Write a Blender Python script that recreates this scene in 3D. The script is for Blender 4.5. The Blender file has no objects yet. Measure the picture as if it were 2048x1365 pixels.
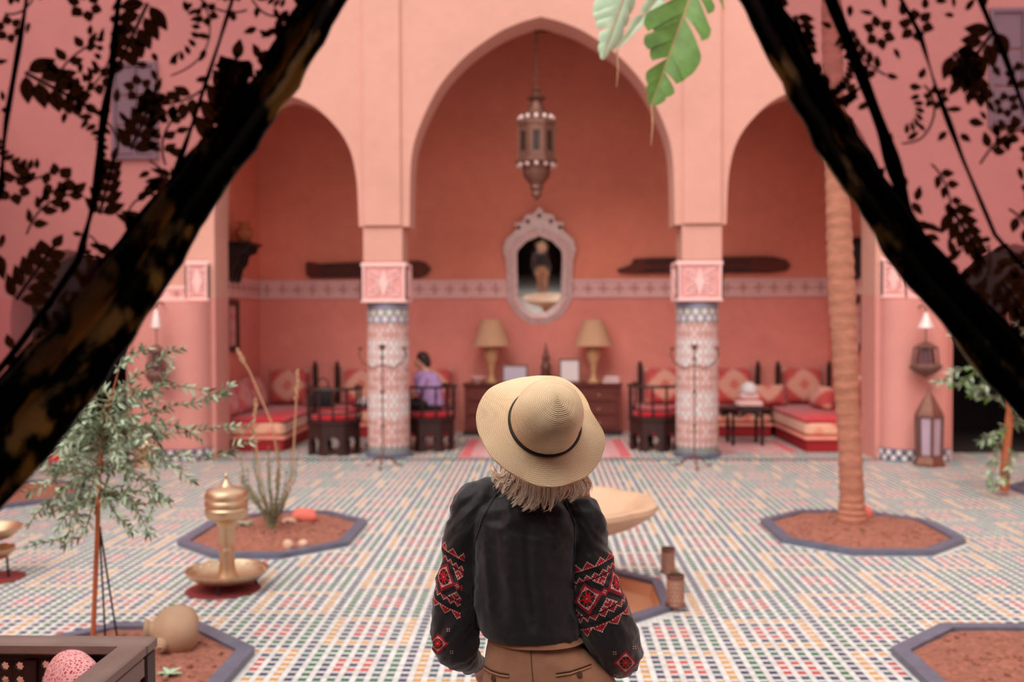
import bpy, bmesh, math, random
import numpy as np
from mathutils import Vector, Matrix, noise
from mathutils.bvhtree import BVHTree

rnd = random.Random(11)
D = bpy.data
SC = bpy.context.scene
COL = SC.collection
PI = math.pi
sin, cos = math.sin, math.cos

# ------------------------------------------------------------------ camera
FPX = 1991.0                                   # focal length in pixels of a 2048 x 1365 frame (35 mm)
CAM_LOC = Vector((0, 0, 1.75))
YAW, PITCH, ROLL = math.atan(60 / FPX), math.atan(42.5 / FPX), math.radians(-0.22)
CAM_ROT = Matrix.Rotation(YAW, 3, 'Z') @ Matrix.Rotation(PI / 2 - PITCH, 3, 'X') @ Matrix.Rotation(ROLL, 3, 'Z')
cd = D.cameras.new('camera')
cd.sensor_width = 36.0
cd.lens = 36.0 * FPX / 2048.0
cd.clip_start, cd.clip_end = 0.05, 200
cd.dof.use_dof = True
cd.dof.focus_distance = 2.46
cd.dof.aperture_fstop = 2.4
cam = D.objects.new('camera', cd)
cam.matrix_world = Matrix.Translation(CAM_LOC) @ CAM_ROT.to_4x4()
COL.objects.link(cam)
SC.camera = cam

# ------------------------------------------------------------------ light: bright overcast sky over an open courtyard
w = D.worlds.new('sky'); SC.world = w; w.use_nodes = True
bg = w.node_tree.nodes['Background']
bg.inputs[0].default_value = (1.0, 0.97, 0.955, 1)
bg.inputs[1].default_value = 1.2
sd = D.lights.new('sun', 'SUN'); sd.energy = 2.9; sd.angle = math.radians(50); sd.color = (1, 0.93, 0.86)
sun = D.objects.new('sun', sd); COL.objects.link(sun)
sun.rotation_euler = (Vector((-0.34, -0.74, 1.0))).to_track_quat('Z', 'Y').to_euler()
SC.view_settings.view_transform = 'Standard'
SC.view_settings.look = 'None'
SC.view_settings.exposure = 0.0
SC.view_settings.gamma = 1.0
SC.view_settings.use_curve_mapping = False

# ------------------------------------------------------------------ pixel helpers (frame 2048 x 1365)
def ray(px, py):
    return (CAM_ROT @ Vector(((px - 1024) / FPX, -(py - 682.5) / FPX, -1.0))).normalized()
def P(px, py, Y):
    d = ray(px, py); return CAM_LOC + d * ((Y - CAM_LOC.y) / d.y)
def G(px, py, z=0.0):
    d = ray(px, py); return CAM_LOC + d * ((z - CAM_LOC.z) / d.z)
def proj(p):
    q = CAM_ROT.transposed() @ (Vector(p) - CAM_LOC)
    return 1024 + FPX * q.x / -q.z, 682.5 - FPX * q.y / -q.z

# ------------------------------------------------------------------ mesh collector
class MB:
    def __init__(s): s.v = []; s.f = []; s.m = []
    def add(s, vs, fs, m=0):
        o = len(s.v); s.v += [tuple(x) for x in vs]
        for f in fs: s.f.append([i + o for i in f]); s.m.append(m)
        return s
    def box(s, c, d, m=0, rz=0.0, M=None):
        vs = []
        for z in (-.5, .5):
            for x, y in ((-.5, -.5), (.5, -.5), (.5, .5), (-.5, .5)):
                p = Vector((x * d[0], y * d[1], z * d[2]))
                if rz: p = Matrix.Rotation(rz, 3, 'Z') @ p
                if M is not None: p = M @ p
                vs.append(p + Vector(c))
        return s.add(vs, [(3, 2, 1, 0), (4, 5, 6, 7), (0, 1, 5, 4), (1, 2, 6, 5), (2, 3, 7, 6), (3, 0, 4, 7)], m)
    def cbox(s, c, d, b=0.01, m=0, rz=0.0):
        """box with chamfered vertical and top edges"""
        x, y, z = d[0] / 2, d[1] / 2, d[2] / 2
        def ring(ix, zz): 
            X, Y = x - ix, y - ix
            k = min(b, X * .5, Y * .5)
            return [(-X + k, -Y, zz), (X - k, -Y, zz), (X, -Y + k, zz), (X, Y - k, zz), (X - k, Y, zz), (-X + k, Y, zz), (-X, Y - k, zz), (-X, -Y + k, zz)]
        rings = [ring(b, -z), ring(0, -z + b), ring(0, z - b), ring(b, z)]
        R = Matrix.Rotation(rz, 3, 'Z')
        rings = [[R @ Vector(p) + Vector(c) for p in r] for r in rings]
        return s.loft(rings, m)
    def loft(s, rings, m=0, caps=True, closed=True):
        n = len(rings[0]); vs = [p for r in rings for p in r]; fs = []
        for i in range(len(rings) - 1):
            for j in range(n if closed else n - 1):
                a, b = i * n + j, i * n + (j + 1) % n
                fs.append((a, b, b + n, a + n))
        if caps and closed:
            fs.append(tuple(range(n - 1, -1, -1)))
            k = (len(rings) - 1) * n; fs.append(tuple(range(k, k + n)))
        return s.add(vs, fs, m)
    def tube(s, pts, rads, n=8, m=0, caps=True, flat=1.0, up=None):
        pts = [Vector(p) for p in pts]
        if not hasattr(rads, '__len__'): rads = [rads] * len(pts)
        rings = []; nrm = None
        for i, p in enumerate(pts):
            a, b = pts[max(i - 1, 0)], pts[min(i + 1, len(pts) - 1)]
            t = (b - a)
            t = t.normalized() if t.length > 1e-9 else Vector((0, 0, 1))
            if nrm is None:
                u = Vector(up) if up else (Vector((0, 0, 1)) if abs(t.z) < .9 else Vector((0, 1, 0)))
                nrm = (u - t * u.dot(t)).normalized()
            else:
                nrm = nrm - t * nrm.dot(t)
                nrm = nrm.normalized() if nrm.length > 1e-6 else t.orthogonal().normalized()
            bn = t.cross(nrm)
            rings.append([p + (nrm * cos(2 * PI * k / n) * flat + bn * sin(2 * PI * k / n)) * rads[i] for k in range(n)])
        return s.loft(rings, m, caps)
    def lathe(s, prof, n=24, c=(0, 0, 0), m=0, caps=True, M=None, ph=0.0):
        c = Vector(c); rings = []
        for r, z in prof:
            ring = [Vector((r * cos(2 * PI * k / n + ph), r * sin(2 * PI * k / n + ph), z)) for k in range(n)]
            if M is not None: ring = [M @ p for p in ring]
            rings.append([p + c for p in ring])
        return s.loft(rings, m, caps)
    def prism(s, poly, t, F, m=0, inset=0.0):
        """poly: 2D points; F(x,y,d) -> 3D; extruded from d=0 to d=t"""
        n = len(poly)
        vs = [F(x, y, 0) for x, y in poly] + [F(x, y, t) for x, y in poly]
        fs = [tuple(range(n - 1, -1, -1)), tuple(range(n, 2 * n))]
        fs += [(i, (i + 1) % n, (i + 1) % n + n, i + n) for i in range(n)]
        return s.add(vs, fs, m)
    def ellipsoid(s, c, r, n=16, k=10, m=0, M=None):
        prof = [(max(1e-4, sin(PI * i / k)), -cos(PI * i / k)) for i in range(k + 1)]
        S = Matrix.Diagonal(Vector(r))
        if M is not None: S = M @ S
        return s.lathe(prof, n, c, m, True, S)
    def mesh(s, name, sharp=40, smooth=True):
        me = D.meshes.new(name); me.from_pydata(s.v, [], s.f)
        me.polygons.foreach_set('material_index', s.m)
        bm = bmesh.new(); bm.from_mesh(me); bmesh.ops.recalc_face_normals(bm, faces=bm.faces); bm.to_mesh(me); bm.free()
        if smooth:
            me.polygons.foreach_set('use_smooth', [True] * len(me.polygons))
            me.set_sharp_from_angle(angle=math.radians(sharp))
        me.update(); return me
    def build(s, name, mats, parent=None, sharp=40, smooth=True, loc=None, rz=None):
        return obj(name, s.mesh(name, sharp, smooth), mats, parent, loc, rz)

def obj(name, me, mats=None, parent=None, loc=None, rz=None):
    o = D.objects.new(name, me); COL.objects.link(o)
    if mats is not None:
        for mt in (mats if isinstance(mats, (list, tuple)) else [mats]): me.materials.append(mt)
    if parent: o.parent = parent
    if loc is not None: o.location = loc
    if rz is not None: o.rotation_euler = (0, 0, rz)
    return o
def tag(o, label=None, cat=None, group=None, kind=None):
    if label: o['label'] = label
    if cat: o['category'] = cat
    if group: o['group'] = group
    if kind: o['kind'] = kind
    return o
def thing(name, label, cat, loc=(0, 0, 0), rz=0.0, group=None):
    o = D.objects.new(name, None); COL.objects.link(o); o.empty_display_size = .1
    o.location = loc; o.rotation_euler = (0, 0, rz)
    return tag(o, label, cat, group)
KIDS = {}
def copy_tree(o, label=None, loc=None, rz=None, parent=None, scale=None):
    c = o.copy(); COL.objects.link(c)
    if parent is not None: c.parent = parent
    if label: c['label'] = label
    if loc is not None: c.location = loc
    if rz is not None: c.rotation_euler = (0, 0, rz)
    if scale is not None: c.scale = scale
    for ch in [x for x in D.objects if x.parent == o]: copy_tree(ch, parent=c)
    return c

# ------------------------------------------------------------------ materials
def C(r, g, b):
    f = lambda x: (x / 255 / 12.92) if x / 255 <= .04045 else ((x / 255 + .055) / 1.055) ** 2.4
    return (f(r), f(g), f(b), 1)
class NT:
    def __init__(s, name):
        s.mat = D.materials.new(name); s.mat.use_nodes = True
        s.t = s.mat.node_tree; s.b = s.t.nodes['Principled BSDF']
    def n(s, typ, **kw):
        x = s.t.nodes.new(typ)
        for k, v in kw.items(): setattr(x, k, v)
        return x
    def l(s, a, b): s.t.links.new(a, b)
    def coord(s, kind='Object', scale=(1, 1, 1)):
        tc = s.n('ShaderNodeTexCoord'); mp = s.n('ShaderNodeMapping'); mp.inputs['Scale'].default_value = scale
        s.l(tc.outputs[kind], mp.inputs['Vector']); return mp.outputs[0]
    def noise(s, vec, scale, detail=4, rough=.55):
        x = s.n('ShaderNodeTexNoise'); x.inputs['Scale'].default_value = scale
        x.inputs['Detail'].default_value = detail; x.inputs['Roughness'].default_value = rough
        s.l(vec, x.inputs['Vector']); return x.outputs['Fac']
    def ramp(s, fac, stops, interp='LINEAR'):
        r = s.n('ShaderNodeValToRGB'); r.color_ramp.interpolation = interp
        e = r.color_ramp.elements
        while len(e) < len(stops): e.new(.5)
        for i, (p, col) in enumerate(stops): e[i].position = p; e[i].color = col
        s.l(fac, r.inputs[0]); return r.outputs[0]
    def math(s, op, a, b=None, c=None):
        x = s.n('ShaderNodeMath', operation=op)
        for i, v in enumerate((a, b, c)):
            if v is None: continue
            if isinstance(v, (int, float)): x.inputs[i].default_value = v
            else: s.l(v, x.inputs[i])
        return x.outputs[0]
    def mix(s, fac, a, b, mode='MIX'):
        x = s.n('ShaderNodeMix', data_type='RGBA', blend_type=mode)
        for k, v in ((0, fac), (6, a), (7, b)):
            if isinstance(v, (int, float)): x.inputs[k].default_value = v
            elif isinstance(v, tuple): x.inputs[k].default_value = v
            else: s.l(v, x.inputs[k])
        return x.outputs[2]
    def bump(s, h, strength=.3, dist=.01):
        x = s.n('ShaderNodeBump'); x.inputs['Strength'].default_value = strength; x.inputs['Distance'].default_value = dist
        s.l(h, x.inputs['Height']); s.l(x.outputs[0], s.b.inputs['Normal'])
    def out(s, col=None, rough=.6, metal=0, spec=.5, sheen=0):
        if col is not None:
            if isinstance(col, tuple): s.b.inputs['Base Color'].default_value = col
            else: s.l(col, s.b.inputs['Base Color'])
        if isinstance(rough, (int, float)): s.b.inputs['Roughness'].default_value = rough
        else: s.l(rough, s.b.inputs['Roughness'])
        s.b.inputs['Metallic'].default_value = metal
        s.b.inputs['Specular IOR Level'].default_value = spec
        if sheen: s.b.inputs['Sheen Weight'].default_value = sheen
        return s.mat
    def sep(s, vec):
        x = s.n('ShaderNodeSeparateXYZ'); s.l(vec, x.inputs[0]); return x.outputs
def mul(c, k): return (min(1, c[0] * k), min(1, c[1] * k), min(1, c[2] * k), 1)
def pm(name, col, rough=.6, var=.18, scale=6, bump=.15, bscale=60, bdist=.004, metal=0, sheen=0, stretch=(1, 1, 1), spec=.4):
    t = NT(name); v = t.coord('Object', stretch)
    f = t.noise(v, scale, 5)
    col_o = t.ramp(f, [(.25, mul(col, 1 - var)), (.75, mul(col, 1 + var))])
    if bump: t.bump(t.noise(v, bscale, 3), bump, bdist)
    return t.out(col_o, rough, metal, spec, sheen)
def math_tri(t, x, period):          # distance from the nearest cell centre, 0..0.5
    a = t.math('DIVIDE', x, period); fr = t.math('FRACT', a)
    return t.math('ABSOLUTE', t.math('SUBTRACT', fr, .5))
def damask(name, c1, c2, c3, px, pz, axes=(0, 2), off=0.0):
    """woven diamond upholstery: medallions of c1 outlined in c3 on c2"""
    t = NT(name); o = t.coord('Object'); xs = t.sep(o)
    n = t.noise(o, 22, 3)
    u = math_tri(t, t.math('ADD', xs[axes[0]], off), px); v = math_tri(t, xs[axes[1]], pz)
    d = t.math('ADD', t.math('ADD', u, v), t.math('MULTIPLY', t.math('SUBTRACT', n, .5), .16))
    col = t.ramp(d, [(0, c3), (.10, c3), (.13, c1), (.40, c1), (.44, c3), (.50, c2), (.72, c2), (.8, c1)], 'CONSTANT')
    col = t.mix(t.math('MULTIPLY', t.noise(o, 9, 3), .35), col, c2)
    t.bump(t.noise(o, 250, 2), .25, .002)
    return t.out(col, .85, sheen=.3)

M = {}
def plaster(name, col, var, col2=None, zsplit=None):
    t = NT(name); o = t.coord('Object')
    f = t.noise(o, .9, 6, .6); g = t.noise(o, 6, 5, .6)
    fac = t.math('ADD', t.math('MULTIPLY', f, .7), t.math('MULTIPLY', g, .3))
    a = t.ramp(fac, [(.3, mul(col, 1 - var)), (.7, mul(col, 1 + var))])
    if col2:
        b = t.ramp(fac, [(.3, mul(col2, 1 - var)), (.7, mul(col2, 1 + var))])
        z = t.sep(o)[2]
        a = t.mix(t.math('GREATER_THAN', z, zsplit), b, a)
    t.bump(t.math('ADD', t.noise(o, 14, 5), t.math('MULTIPLY', t.noise(o, 60, 3), .4)), .25, .02)
    return t.out(a, .85, spec=.25)
M['facade'] = plaster('facade_plaster', C(207, 154, 139), .08, C(208, 142, 133), 2.05)
M['inner'] = plaster('arcade_plaster', C(232, 143, 119), .13, C(232, 146, 132), 2.2)
M['side'] = plaster('courtyard_plaster', C(226, 150, 130), .06)
M['ceil'] = plaster('ceiling_plaster', C(120, 60, 48), .06)  # colour darkened so the top of the arcade stays in shade
M['dark'] = pm('dark_room_shade', C(40, 26, 24), .8, .1, 2, 0)  # shade of the unlit rooms and gallery put into their wall colour
M['stucco'] = pm('pink_stucco', C(234, 188, 184), .8, .05, 14, .3, 90)
M['stucco_d'] = pm('pink_stucco_ground', C(214, 152, 148), .85, .08, 14, .3, 90)
M['olive_paint'] = pm('olive_paint', C(120, 112, 84), .7)
M['wood_red'] = pm('red_brown_wood', C(104, 46, 38), .5, .3, 3, .2, 40, stretch=(1, 1, 6))
M['wood_dark'] = pm('dark_carved_wood', C(52, 26, 24), .45, .3, 5, .2, 50, stretch=(4, 4, 1))
M['wood_ebony'] = pm('ebony_wood', C(34, 24, 26), .4, .25, 5, .15, 50)
M['wood_old'] = pm('old_beam_wood', C(96, 46, 36), .8, .3, 5, .5, 40, .008, stretch=(1, 5, 5))
M['wood_bench'] = pm('weathered_bench_wood', C(124, 100, 92), .5, .18, 6, .25, 70, stretch=(1, 1, 1))
M['wood_lattice'] = pm('lattice_wood', C(52, 28, 24), .5, .25, 8, .2, 60)
M['brass'] = pm('worn_brass', C(202, 172, 142), .42, .10, 9, .12, 30, metal=1.0)
M['bronze'] = pm('aged_bronze', C(122, 84, 72), .5, .22, 14, .3, 60, metal=.55)
M['silver'] = pm('tarnished_silver', C(226, 200, 196), .5, .2, 22, .5, 60, metal=.25)
M['iron'] = pm('wrought_iron', C(112, 76, 66), .6, .2, 20, .2, 60, metal=.2)
M['black'] = pm('black_metal', C(22, 24, 26), .5, .2, 20, 0)
M['soil'] = pm('red_soil', C(164, 104, 86), .95, .34, 26, 1.0, 60, .03)
M['kerb'] = pm('blue_glazed_kerb', C(96, 98, 116), .4, .22, 12, .3, 40, .006)
M['marble'] = pm('pink_marble', C(198, 162, 134), .45, .12, 5, .15, 20)
M['pool'] = pm('terracotta_basin', C(206, 146, 112), .28, .10, 4, .1, 30)
M['terracotta'] = pm('pale_terracotta', C(172, 140, 114), .75, .12, 7, .3, 50)
M['trunk'] = pm('palm_bark', C(176, 116, 94), .9, .25, 9, .8, 60, .012, stretch=(1, 1, 3))
M['stem'] = pm('orange_bark', C(170, 92, 58), .8, .25, 14, .4, 70)
M['twig'] = pm('grey_green_twig', C(128, 122, 92), .8, .25, 20, .2, 70)
M['leaf_o'] = pm('olive_leaf', C(150, 164, 138), .5, .4, 9, 0)
M['leaf_d'] = pm('dark_olive_leaf', C(84, 102, 76), .55, .35, 12, 0)
M['leaf_g'] = pm('fresh_green_leaf', C(90, 126, 52), .45, .3, 10, .2, 30)
M['leaf_p'] = pm('pale_leaf_back', C(168, 190, 160), .5, .2, 10, .2, 30)
M['leaf_dry'] = pm('dry_leaf', C(176, 136, 104), .8, .2, 10, 0)
M['rug'] = damask('red_rug', C(208, 164, 162), C(200, 116, 116), C(160, 136, 160), .3, .22, (0, 1))
M['red'] = pm('crimson_cloth', C(196, 20, 40), .85, .14, 8, .25, 160, .002, sheen=.4)
M['red_dk'] = pm('deep_red_paint', C(150, 20, 28), .7, .14, 8, .1, 50)
M['mattress'] = damask('mattress_brocade', C(226, 176, 146), C(214, 108, 98), C(220, 146, 122), .62, .52)
M['mattress_s'] = damask('mattress_side_brocade', C(222, 160, 122), C(206, 74, 66), C(214, 128, 100), .42, .34, (1, 2))
M['cush'] = damask('cushion_brocade', C(226, 172, 148), C(200, 78, 76), C(212, 120, 108), .62, .60, (0, 2), .31)
M['cush2'] = damask('pink_cushion_brocade', C(216, 146, 138), C(204, 96, 96), C(210, 120, 116), .5, .5, (0, 2), .25)
M['ledge'] = pm('pink_piping', C(222, 140, 124), .8, .1, 8, .1, 60)
M['shade'] = pm('beige_lampshade', C(204, 158, 126), .85, .06, 30, .2, 200)
M['gilt'] = pm('gilt_ceramic', C(206, 162, 120), .5, .12, 9, .1, 30, metal=.1)
M['white'] = pm('white_paper', C(226, 214, 214), .7, .04, 8, 0)
M['lilac'] = pm('pale_screen', C(196, 186, 200), .35, .04, 4, 0)
M['grey'] = pm('grey_shutter', C(128, 116, 122), .7, .06, 10, .1, 40)
M['pane'] = pm('window_pane', C(70, 66, 74), .12, .1, 3, 0)
M['straw'] = None
# ================================================================== THE SETTING
YF, YB = 12.5, 13.05          # arcade front, thickness
YW = 15.55                    # arcade back wall
HT = 6.6
CA = [(1.66, 2.93), (1.655, 3.35), (1.645, 3.70), (1.60, 4.01), (1.43, 4.42), (1.24, 4.75), (.93, 5.08), (.52, 5.36), (.24, 5.47), (0, 5.53)]
SA = [(.92, 2.93), (.91, 3.3), (.895, 3.55), (.84, 3.85), (.73, 4.08), (.57, 4.27), (.40, 4.43), (.2, 4.54), (0, 4.60)]
DA = [(.75, 1.70), (.745, 1.9), (.70, 2.14), (.58, 2.36), (.40, 2.53), (.2, 2.62), (0, 2.67)]
def zarch(prof, dx):
    dx = abs(dx)
    for (a, za), (b, zb) in zip(prof, prof[1:]):
        if b <= dx <= a: return za + (zb - za) * (a - dx) / max(1e-6, a - b)
    return prof[0][1]
OPEN = [(-6.03, DA, 0), (-3.22, SA, 2.93), (0, CA, 2.93), (3.22, SA, 2.93), (5.84, DA, 0)]
def facade():
    mb = MB(); xs = {-9.0, 9.0}
    base = lambda x: 2.93 if (-2.33 < x < -1.64 or 1.64 < x < 2.33) else 0.0
    segs = []                              # (xa, xb, za, zb)
    cur = -9.0
    for cx, pf, _ in OPEN:
        L = cx - pf[0][0]; R = cx + pf[0][0]
        segs.append((cur, L, base((cur + L) / 2), base((cur + L) / 2)))
        pts = [(-a, z) for a, z in pf] + [(a, z) for a, z in pf[::-1][1:]]
        fine = []
        for (a, za), (b, zb) in zip(pts, pts[1:]):
            for k in range(4): fine.append((a + (b - a) * k / 4, za + (zb - za) * k / 4))
        fine.append(pts[-1])
        for _i in range(3):               # soften the polyline, keep ends and the point
            pk = len(fine) // 2
            fine = [fine[0]] + [fine[i] if i == pk else ((fine[i-1][0] + 2 * fine[i][0] + fine[i+1][0]) / 4, (fine[i-1][1] + 2 * fine[i][1] + fine[i+1][1]) / 4) for i in range(1, len(fine) - 1)] + [fine[-1]]
        for (a, za), (b, zb) in zip(fine, fine[1:]): segs.append((cx + a, cx + b, za, zb))
        cur = R
    segs.append((cur, 9.0, 0, 0))
    for i, (xa, xb, za, zb) in enumerate(segs):
        mb.add([(xa, YF, za), (xb, YF, zb), (xb, YF, HT), (xa, YF, HT), (xa, YB, za), (xb, YB, zb), (xb, YB, HT), (xa, YB, HT)],
               [(0, 1, 2, 3), (7, 6, 5, 4), (0, 4, 5, 1), (3, 2, 6, 7)])
        if i + 1 < len(segs) and abs(segs[i + 1][2] - zb) > 1e-4:
            zc = segs[i + 1][2]
            mb.add([(xb, YF, zb), (xb, YB, zb), (xb, YB, zc), (xb, YF, zc)], [(0, 1, 2, 3)])
    me = D.meshes.new('wall_arcade'); me.from_pydata(mb.v, [], mb.f)
    bm = bmesh.new(); bm.from_mesh(me); bmesh.ops.remove_doubles(bm, verts=bm.verts, dist=1e-4)
    bmesh.ops.recalc_face_normals(bm, faces=bm.faces); bm.to_mesh(me); bm.free()
    me.polygons.foreach_set('use_smooth', [True] * len(me.polygons)); me.set_sharp_from_angle(angle=math.radians(30))
    return obj('wall_arcade', me, M['facade'])
wall_arcade = tag(facade(), 'peach plaster courtyard wall with three pointed arches', kind='structure')
def structure(name, mb, mat, label=None): return tag(mb.build(name, mat), label, kind='structure')

# piers over the columns continue as shallow pilasters up the wall
for i, X in enumerate((-2.0, 2.0)):
    mb = MB(); mb.cbox((X, 12.765, 2.705), (.50, .53, .45), .012); 
    structure('trim_%d' % (1 + i), mb, M['facade'], 'square plaster pier above the %s tiled column' % ('left' if X < 0 else 'right'))
    mb = MB(); mb.cbox((X, YF - .012, (2.935 + HT) / 2), (.47, .05, HT - 2.935), .008)
    structure('trim_%d' % (3 + i), mb, M['facade'], 'shallow pilaster running up the wall above the %s column' % ('left' if X < 0 else 'right'))
# rounded corner piers with checkered skirting
def rrect(x0, x1, y0, y1, r, n=8):
    pts = []
    for cx, cy, a0 in ((x0 + r, y0 + r, PI), (x1 - r, y0 + r, 1.5 * PI)):
        for k in range(n + 1): a = a0 + .5 * PI * k / n; pts.append((cx + r * cos(a), cy + r * sin(a)))
    return pts + [(x1, y1), (x0, y1)]
for i, (x0, x1) in enumerate(((-5.22, -4.20), (4.20, 5.04))):
    poly = rrect(x0, x1, 12.22, 12.56, .27)
    mb = MB().prism(poly, 1.84, lambda x, y, d: (x, y, .151 + d))
    o = structure('trim_%d' % (5 + i), mb, M['facade'], 'rounded pink corner pier %s' % ('beside the left doorway' if i == 0 else 'beside the right doorway'))
    # skirting of alternating glazed squares, each one a tile
    base = rrect(x0 - .01, x1 + .01, 12.21, 12.56, .275)
    mbk = MB().prism(base, .15, lambda x, y, d: (x, y, .001 + d)); sk = mbk.build('skirting', M['kerb'], o)
    L = [Vector((x, y, 0)) for x, y in base[:18]]
    path = [(x0 - .01, 12.52, 0)] + [tuple(p) for p in L] + [(x1 + .01, 12.52, 0)]
    acc = [0.0]
    for a, b in zip(path, path[1:]): acc.append(acc[-1] + (Vector(b) - Vector(a)).length)
    tile = MB().box((0, -.004, 0), (.052, .008, .056)).mesh('tile')
    tile.materials.append(M['white'])
    nt = int(acc[-1] / .116)
    for row in range(2):
        for k in range(nt):
            s = (k + .25 + .5 * row) * acc[-1] / nt
            j = max(q for q in range(len(acc) - 1) if acc[q] <= s)
            a, b = Vector(path[j]), Vector(path[j + 1]); t = (s - acc[j]) / max(1e-6, acc[j + 1] - acc[j])
            p = a.lerp(b, t); d = b - a
            q = D.objects.new('tile', tile); COL.objects.link(q); q.parent = sk
            q.location = (p.x, p.y, .044 + .064 * row); q.rotation_euler = (0, 0, math.atan2(d.y, d.x))

# arcade room
mb = MB(); mb.box((0, YW + .1, 3.25), (9.3, .2, 6.5)); wall_back = structure('wall_back', mb, M['inner'], 'terracotta back wall inside the arcade')
for i, s in enumerate((-1, 1)):
    mb = MB(); mb.box((s * 4.55, (YB + YW) / 2, 3.18), (.22, YW - YB - .004, 6.36))
    structure('wall_arcade_%s' % ('left', 'right')[i], mb, M['inner'], 'terracotta %s side wall inside the arcade' % ('left', 'right')[i])
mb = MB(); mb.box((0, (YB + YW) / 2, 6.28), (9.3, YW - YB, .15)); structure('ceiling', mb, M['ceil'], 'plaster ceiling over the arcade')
# dark rooms behind the two side doorways
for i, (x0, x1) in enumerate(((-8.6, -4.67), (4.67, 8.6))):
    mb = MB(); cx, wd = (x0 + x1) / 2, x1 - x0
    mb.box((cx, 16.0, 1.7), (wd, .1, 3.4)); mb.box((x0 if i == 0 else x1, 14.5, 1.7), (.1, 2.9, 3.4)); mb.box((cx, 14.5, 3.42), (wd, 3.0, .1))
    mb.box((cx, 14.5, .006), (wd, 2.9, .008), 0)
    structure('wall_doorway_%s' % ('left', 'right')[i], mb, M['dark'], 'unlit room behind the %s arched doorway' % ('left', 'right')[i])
# courtyard sides, near wall with the curtained arch, gallery the camera stands in
for i, s in enumerate((-1, 1)):
    mb = MB(); mb.box((s * 7.6, 6.97, 2.6), (.3, 11.04, 5.2)); structure('wall_%s' % ('left', 'right')[i], mb, M['side'], 'plain pink %s wall of the courtyard' % ('left', 'right')[i])
mb = MB()
mb.box((-4.5, 1.47, 1.18), (6.2, .06, 2.36)); mb.box((4.5, 1.47, 1.18), (6.2, .06, 2.36)); mb.box((0, 1.47, 2.32), (2.8, .06, .08))
structure('wall_near', mb, M['side'], 'near courtyard wall around the curtained opening')
mb = MB(); mb.box((0, -2.2, 1.18), (6.4, .1, 2.36)); mb.box((-3.2, -.36, 1.18), (.1, 3.58, 2.36)); mb.box((3.2, -.36, 1.18), (.1, 3.58, 2.36))
structure('wall_gallery', mb, M['dark'], 'dark walls of the gallery behind the curtains')
mb = MB(); mb.box((0, -.38, 2.385), (6.5, 3.8, .05)); structure('ceiling_gallery', mb, M['dark'], 'dark ceiling of the gallery behind the curtains')

# frieze of carved stucco along the back wall, with raised borders and small olive rosettes
def frieze(name, x0, x1, y, z0, z1, label, parent=None, per=.235, axis='x', flip=-1):
    mb = MB(); L = x1 - x0; h = z1 - z0
    T = (lambda a, b, c: (a, y + flip * b, c)) if axis == 'x' else (lambda a, b, c: (y - flip * b, a, c))
    def bx(a0, a1, c0, c1, t):
        vs = [T(a, b, c) for c in (c0, c1) for a, b in ((a0, 0), (a1, 0), (a1, t), (a0, t))]
        mb.add(vs, [(3, 2, 1, 0), (4, 5, 6, 7), (0, 1, 5, 4), (1, 2, 6, 5), (2, 3, 7, 6), (3, 0, 4, 7)], 0)
    bx(x0, x1, z0, z1, .012); bx(x0, x1, z0, z0 + .05, .028); bx(x0, x1, z1 - .05, z1, .028)
    band = tag(mb.build(name, M['stucco'], parent), label, kind=None if parent else 'structure')
    mo = MB(); n = int(L / per); 
    zc = (z0 + z1) / 2; hh = h / 2 - .055
    # one rosette: four petals round a square boss
    for a in range(4):
        an = a * PI / 2
        pts = [(cos(an) * r - sin(an) * s, sin(an) * r + cos(an) * s) for r, s in ((.02, 0), (.05, .026), (.095, 0), (.05, -.026))]
        mo.prism(pts, .014, lambda u, v, d: (u, -d, v), 1)
    mo.prism([(.018, 0), (0, .018), (-.018, 0), (0, -.018)], .022, lambda u, v, d: (u, -d, v), 0)
    rm = mo.mesh('rosette'); rm.materials.append(M['olive_paint']); rm.materials.append(M['stucco_d'])
    for k in range(n):
        q = D.objects.new('rosette', rm); COL.objects.link(q); q.parent = band
        a = x0 + (k + .5) * L / n
        q.location = T(a, .012, zc); q.rotation_euler = (0, 0, 0 if axis == 'x' else (-flip) * PI / 2); q.scale = (1, 1, hh / .09)
    return band
frieze('trim_7', -4.43, 4.43, YW, 2.09, 2.38, 'pink carved frieze along the arcade back wall')
frieze('trim_8', YB + .02, YW - .04, -4.44, 2.09, 2.38, 'pink carved frieze on the left side wall', axis='y', flip=-1)
frieze('trim_9', YB + .02, YW - .04, 4.44, 2.09, 2.38, 'pink carved frieze on the right side wall', axis='y', flip=1)
frieze('trim_10', -5.26, -4.50, YF, 2.0, 2.2, 'short pink frieze on the wall left of the arcade')
frieze('trim_11', 4.52, 5.05, YF, 2.0, 2.2, 'short pink frieze on the wall right of the arcade')

# windows high on the facade
def window(name, x0, x1, z0, z1, label):
    cx, cz, wd, h = (x0 + x1) / 2, (z0 + z1) / 2, x1 - x0, z1 - z0
    mb = MB(); t = .05
    for a, b, c_, d_ in ((x0, x0 + t, z0, z1), (x1 - t, x1, z0, z1), (x0 + t, x1 - t, z0, z0 + t), (x0 + t, x1 - t, z1 - t, z1), (cx - .02, cx + .02, z0 + t, z1 - t)):
        mb.box(((a + b) / 2, YF - .02, (c_ + d_) / 2), (b - a, .06, d_ - c_))
    o = tag(mb.build(name, M['grey']), label, kind='structure')
    for s in (-1, 1):
        for k in range(3):
            hh = (h - 2 * t) / 3
            mb = MB(); mb.cbox((cx + s * (wd / 4 - t / 4 + .005), YF - .012, z0 + t + hh * (k + .5)), (wd / 2 - t - .02, .03, hh - .025), .006)
            mb.build('panel', M['grey'], o)
    return o
window('window_1', -5.42, -4.84, 3.80, 5.02, 'grey shuttered window seen through the left curtain')
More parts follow.
